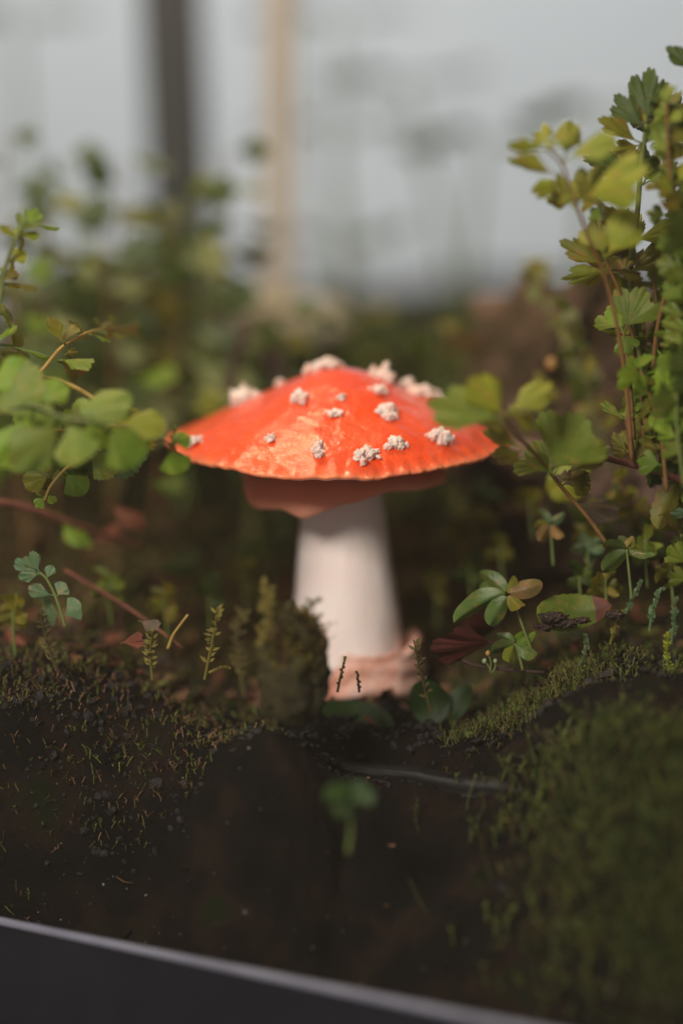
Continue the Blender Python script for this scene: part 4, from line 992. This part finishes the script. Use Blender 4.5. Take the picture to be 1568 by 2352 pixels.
moss('moss', 9000, reg(-9, 9, 1, 17), .5, [MOSSD, MOSSG, MOSSD, LITTER], 13, 'brown and green moss over the ground behind the mushroom', bw=.09)
def litter(name, n, region, size, mats, seed):
    r2 = random.Random(seed); V, F, MI = [], [], []
    for _ in range(n):
        x, y = region(r2); z = ground_n(x, y) + r2.uniform(.02, .2); c = Vector((x, y, z))
        m = Matrix.Rotation(r2.uniform(0, 6.3), 3, 'Z') @ Matrix.Rotation(r2.uniform(-.9, .9), 3, 'X') @ Matrix.Rotation(r2.uniform(-.7, .7), 3, 'Y')
        l = size * r2.uniform(.5, 1.4); w_ = l * r2.uniform(.25, .55); b = len(V)
        for k in range(5):
            t = k / 4; ww = w_ * math.sin(math.pi * (.12 + .8 * t)); zz = .25 * l * (t - .5) ** 2 * 4
            V += [c + m @ Vector((l * (t - .5) * 2, -ww, zz + .1 * l)), c + m @ Vector((l * (t - .5) * 2, 0, zz)), c + m @ Vector((l * (t - .5) * 2, ww, zz + .12 * l))]
        mi = r2.randrange(len(mats))
        for k in range(4):
            q = b + k * 3; F += [(q, q + 3, q + 4, q + 1), (q + 1, q + 4, q + 5, q + 2)]; MI += [mi, mi]
    o = mesh(name, V, F, mats, matidx=MI); tag(o, 'scraps of brown and rusty leaf litter on the soil', 'litter', kind='stuff')
moss('moss', 6000, reg(-14, 14, 9, 26), 1.0, [MOSSD, MOSSG, MOSSG, HERB], 35, 'hazy green undergrowth rising to the back of the tank', 7, .5, .16)
litter('leaf_litter', 1500, reg(-9, 9, -2.5, 9), .24, [LITTER, LITTER, MOSSD, RUSTY, MOSSG, CRUMB], 31)
litter('leaf_litter', 60, reg(-8, 8, -11, -4), .16, [CRUMB, CRUMB, LITTER, MOSSG, CRUMB], 32)
def bank_r(r):
    x = min(9, 6.4 + 1.35 * r.gauss(0, 1)); lo = glass_y(x) + .5; return x, r.uniform(lo + 1.6 * r.random() + .8, lo + 5.5)
moss('moss', 3600, bank_r, .7, [MOSSG, MOSSD, MOSSF, MOSSG, MOSSF, MOSSF], 14, 'tall blurred green moss on the right front bank', 8, bw=.05)
moss('moss', 1500, ell(1250, 1540, -3.7, 1.6, .7), .35, [MOSSG, MOSSD], 15, 'fine green moss below the right leafy plants', 8, bw=.03)
# mossy clump in front of the stem
cl = P(670, 1500, -6.3)
clump = lump('mossy_clump', cl - Vector((0, 0, .35)), .66, .62, 1.1, simple('clump_peat', [(.3, (.03, .02, .008)), (.7, (.10, .085, .02))], 1.6, .9, 8, 1, .2), .35, 1.6, 8)
tag(clump, 'dark brown mossy clump in front of the left side of the stem', 'moss clump')
def on_clump(r):
    a = r.uniform(0, 6.3); e = r.uniform(-.3, 1.4)
    return cl.x + .6 * math.cos(a) * math.cos(e), cl.y + .6 * math.sin(a) * math.cos(e), cl.z + .7 * math.sin(e)
moss('moss', 700, on_clump, .30, [MOSSD, MOSSY, LITTER, MOSSY], 16, 'moss growing over the dark clump before the stem', 8, .8, .05)
def sprig(label, pts, mat, n, L, name='moss_sprig', w_=.05):
    pp = smooth_path([P(*q) for q in pts], 8); V, F = tube_geo(pp, .03, .018, 5); r2 = random.Random(len(label))
    for k in range(n):
        p = pp[int((.2 + .8 * k / n) * (len(pp) - 1))]; a = r2.uniform(0, 6.3)
        d = Vector((math.cos(a), math.sin(a) * .6, r2.uniform(.2, 1))).normalized(); s = d.cross(Vector((0, 1, 0))).normalized() * w_ * .4
        b = len(V); l = L * r2.uniform(.6, 1.2); V += [p, p + d * l * .5 + s, p + d * l, p + d * l * .5 - s]; F.append((b, b + 1, b + 2, b + 3))
    o = mesh(name, V, F, mat, None, pp[0], smooth=False); tag(o, label, 'moss sprig')
for i, (pts, m, n, L, lab) in enumerate([
    ([(600, 1560, -6.6), (612, 1420, -6.6), (608, 1335, -6.6)], MOSSY, 46, .22, 'golden blurred moss stalk, tallest left of the stem'),
    ([(640, 1520, -6.4), (690, 1430, -6.4), (722, 1378, -6.4)], MOSSD, 30, .22, 'brown blurred moss stalk crossing the left edge of the stem'),
    ([(560, 1600, -6.2), (545, 1470, -6.2), (560, 1400, -6.2)], MOSSD, 36, .22, 'brown blurred moss stalk left of the golden one'),
    ([(470, 1560, -4.1), (490, 1460, -4.4), (500, 1395, -4.6)], MOSSY, 40, .2, 'blurred yellow moss stalk in the middle of the left soil'),
    ([(350, 1560, -4), (345, 1500, -4.2), (350, 1450, -4.4)], MOSSY, 30, .2, 'blurred yellow moss stalk by the rust-red leaf fragment'),
    ([(640, 1620, -6.6), (720, 1560, -6.6), (750, 1500, -6.4)], MOSSD, 30, .2, 'dark moss stalk leaning over the volva'),
    ([(775, 1590, -3.7), (785, 1540, -3.7), (795, 1508, -3.7)], MOSSG, 14, .07, 'thin sharp moss sprig before the left of the volva'),
    ([(825, 1590, -3.7), (822, 1560, -3.7), (820, 1542, -3.7)], MOSSG, 8, .06, 'thin short moss sprig before the middle of the volva'),
    ([(990, 1640, -3.6), (965, 1540, -4), (950, 1470, -4.4)], MOSSD, 30, .2, 'brown blurred moss stalk right against the volva'),
    ([(130, 1540, -4), (110, 1480, -4.2), (90, 1400, -4.4)], MOSSD, 30, .22, 'brown blurred moss stalk under the tiny fern'),
    ([(1430, 1420, -3.6), (1450, 1380, -3.6), (1470, 1330, -3.6)], SAGE, 26, .10, 'pale bead-leaved sprig on the right bank, left one'),
    ([(1490, 1450, -3.6), (1500, 1390, -3.6), (1520, 1350, -3.6)], SAGE, 30, .10, 'pale bead-leaved sprig on the right bank, right one'),
    ([(1540, 1480, -3.4), (1548, 1420, -3.4), (1550, 1370, -3.4)], SAGE, 30, .11, 'pale bead-leaved sprig nearest the right edge, upper one'),
    ([(1400, 1480, -3.6), (1412, 1440, -3.6), (1430, 1400, -3.6)], OLIVE, 24, .10, 'olive bead-leaved sprig beside the rusty leaf tip'),
    ([(1540, 1560, -4.2), (1530, 1500, -4.2), (1535, 1450, -4.2)], YELLOW, 30, .12, 'yellow-green bead-leaved sprig low at the right edge'),
    ([(1330, 1530, -3.8), (1345, 1490, -3.8), (1340, 1455, -3.8)], SAGE, 22, .09, 'small pale bead-leaved sprig below the wet crumbs'),
    ([(480, 1545, -3.6), (510, 1532, -3.6), (530, 1536, -3.6)], MOSSY, 14, .06, 'fine sharp golden moss thread lying left of the clump')]):
    sprig(lab, pts, m, n, L, w_=.09 if m is not SAGE else .12)
# wet lumps by the fallen leaf
for i, (x, y, s) in enumerate([(1270, 1418, .16), (1300, 1432, .13), (1250, 1440, .12), (1335, 1425, .10), (1410, 1412, .12)]):
    o = lump('wet_crumb', P(x, y, -3.85), s * 1.6, s, s * .7, simple('wet_peat', [(.3, (.012, .005, .004)), (.7, (.04, .014, .009))], 5, .3, 20, .9, .05, 0, .45) if i == 0 else bpy.data.materials['wet_peat'], .5, 2.2, i, ico(4))
    tag(o, ['knobbly wet brown crumb in the centre under the fallen leaf', 'second wet brown crumb just right of the knobbly one', 'lowest wet brown crumb, left under the fallen leaf', 'small wet crumb under the middle of the fallen leaf', 'wet crumb by the rusty tip of the fallen leaf'][i], 'soil crumb')

# ------------------------------------------------------------------ haze volume added for the veil of the unbuilt front glass
m, nt, out = new_mat('veil_haze'); pv = N(nt, 'ShaderNodeVolumePrincipled'); pv.inputs['Density'].default_value = 0.0004
pv.inputs['Color'].default_value = (1.0, .88, .76, 1); pv.inputs['Anisotropy'].default_value = 0.2
nt.links.new(pv.outputs[0], out.inputs[1])
hz = box('haze', -45, 45, -60, 60, -12.0, 24, m, bev=0); tag(hz, kind='stuff')
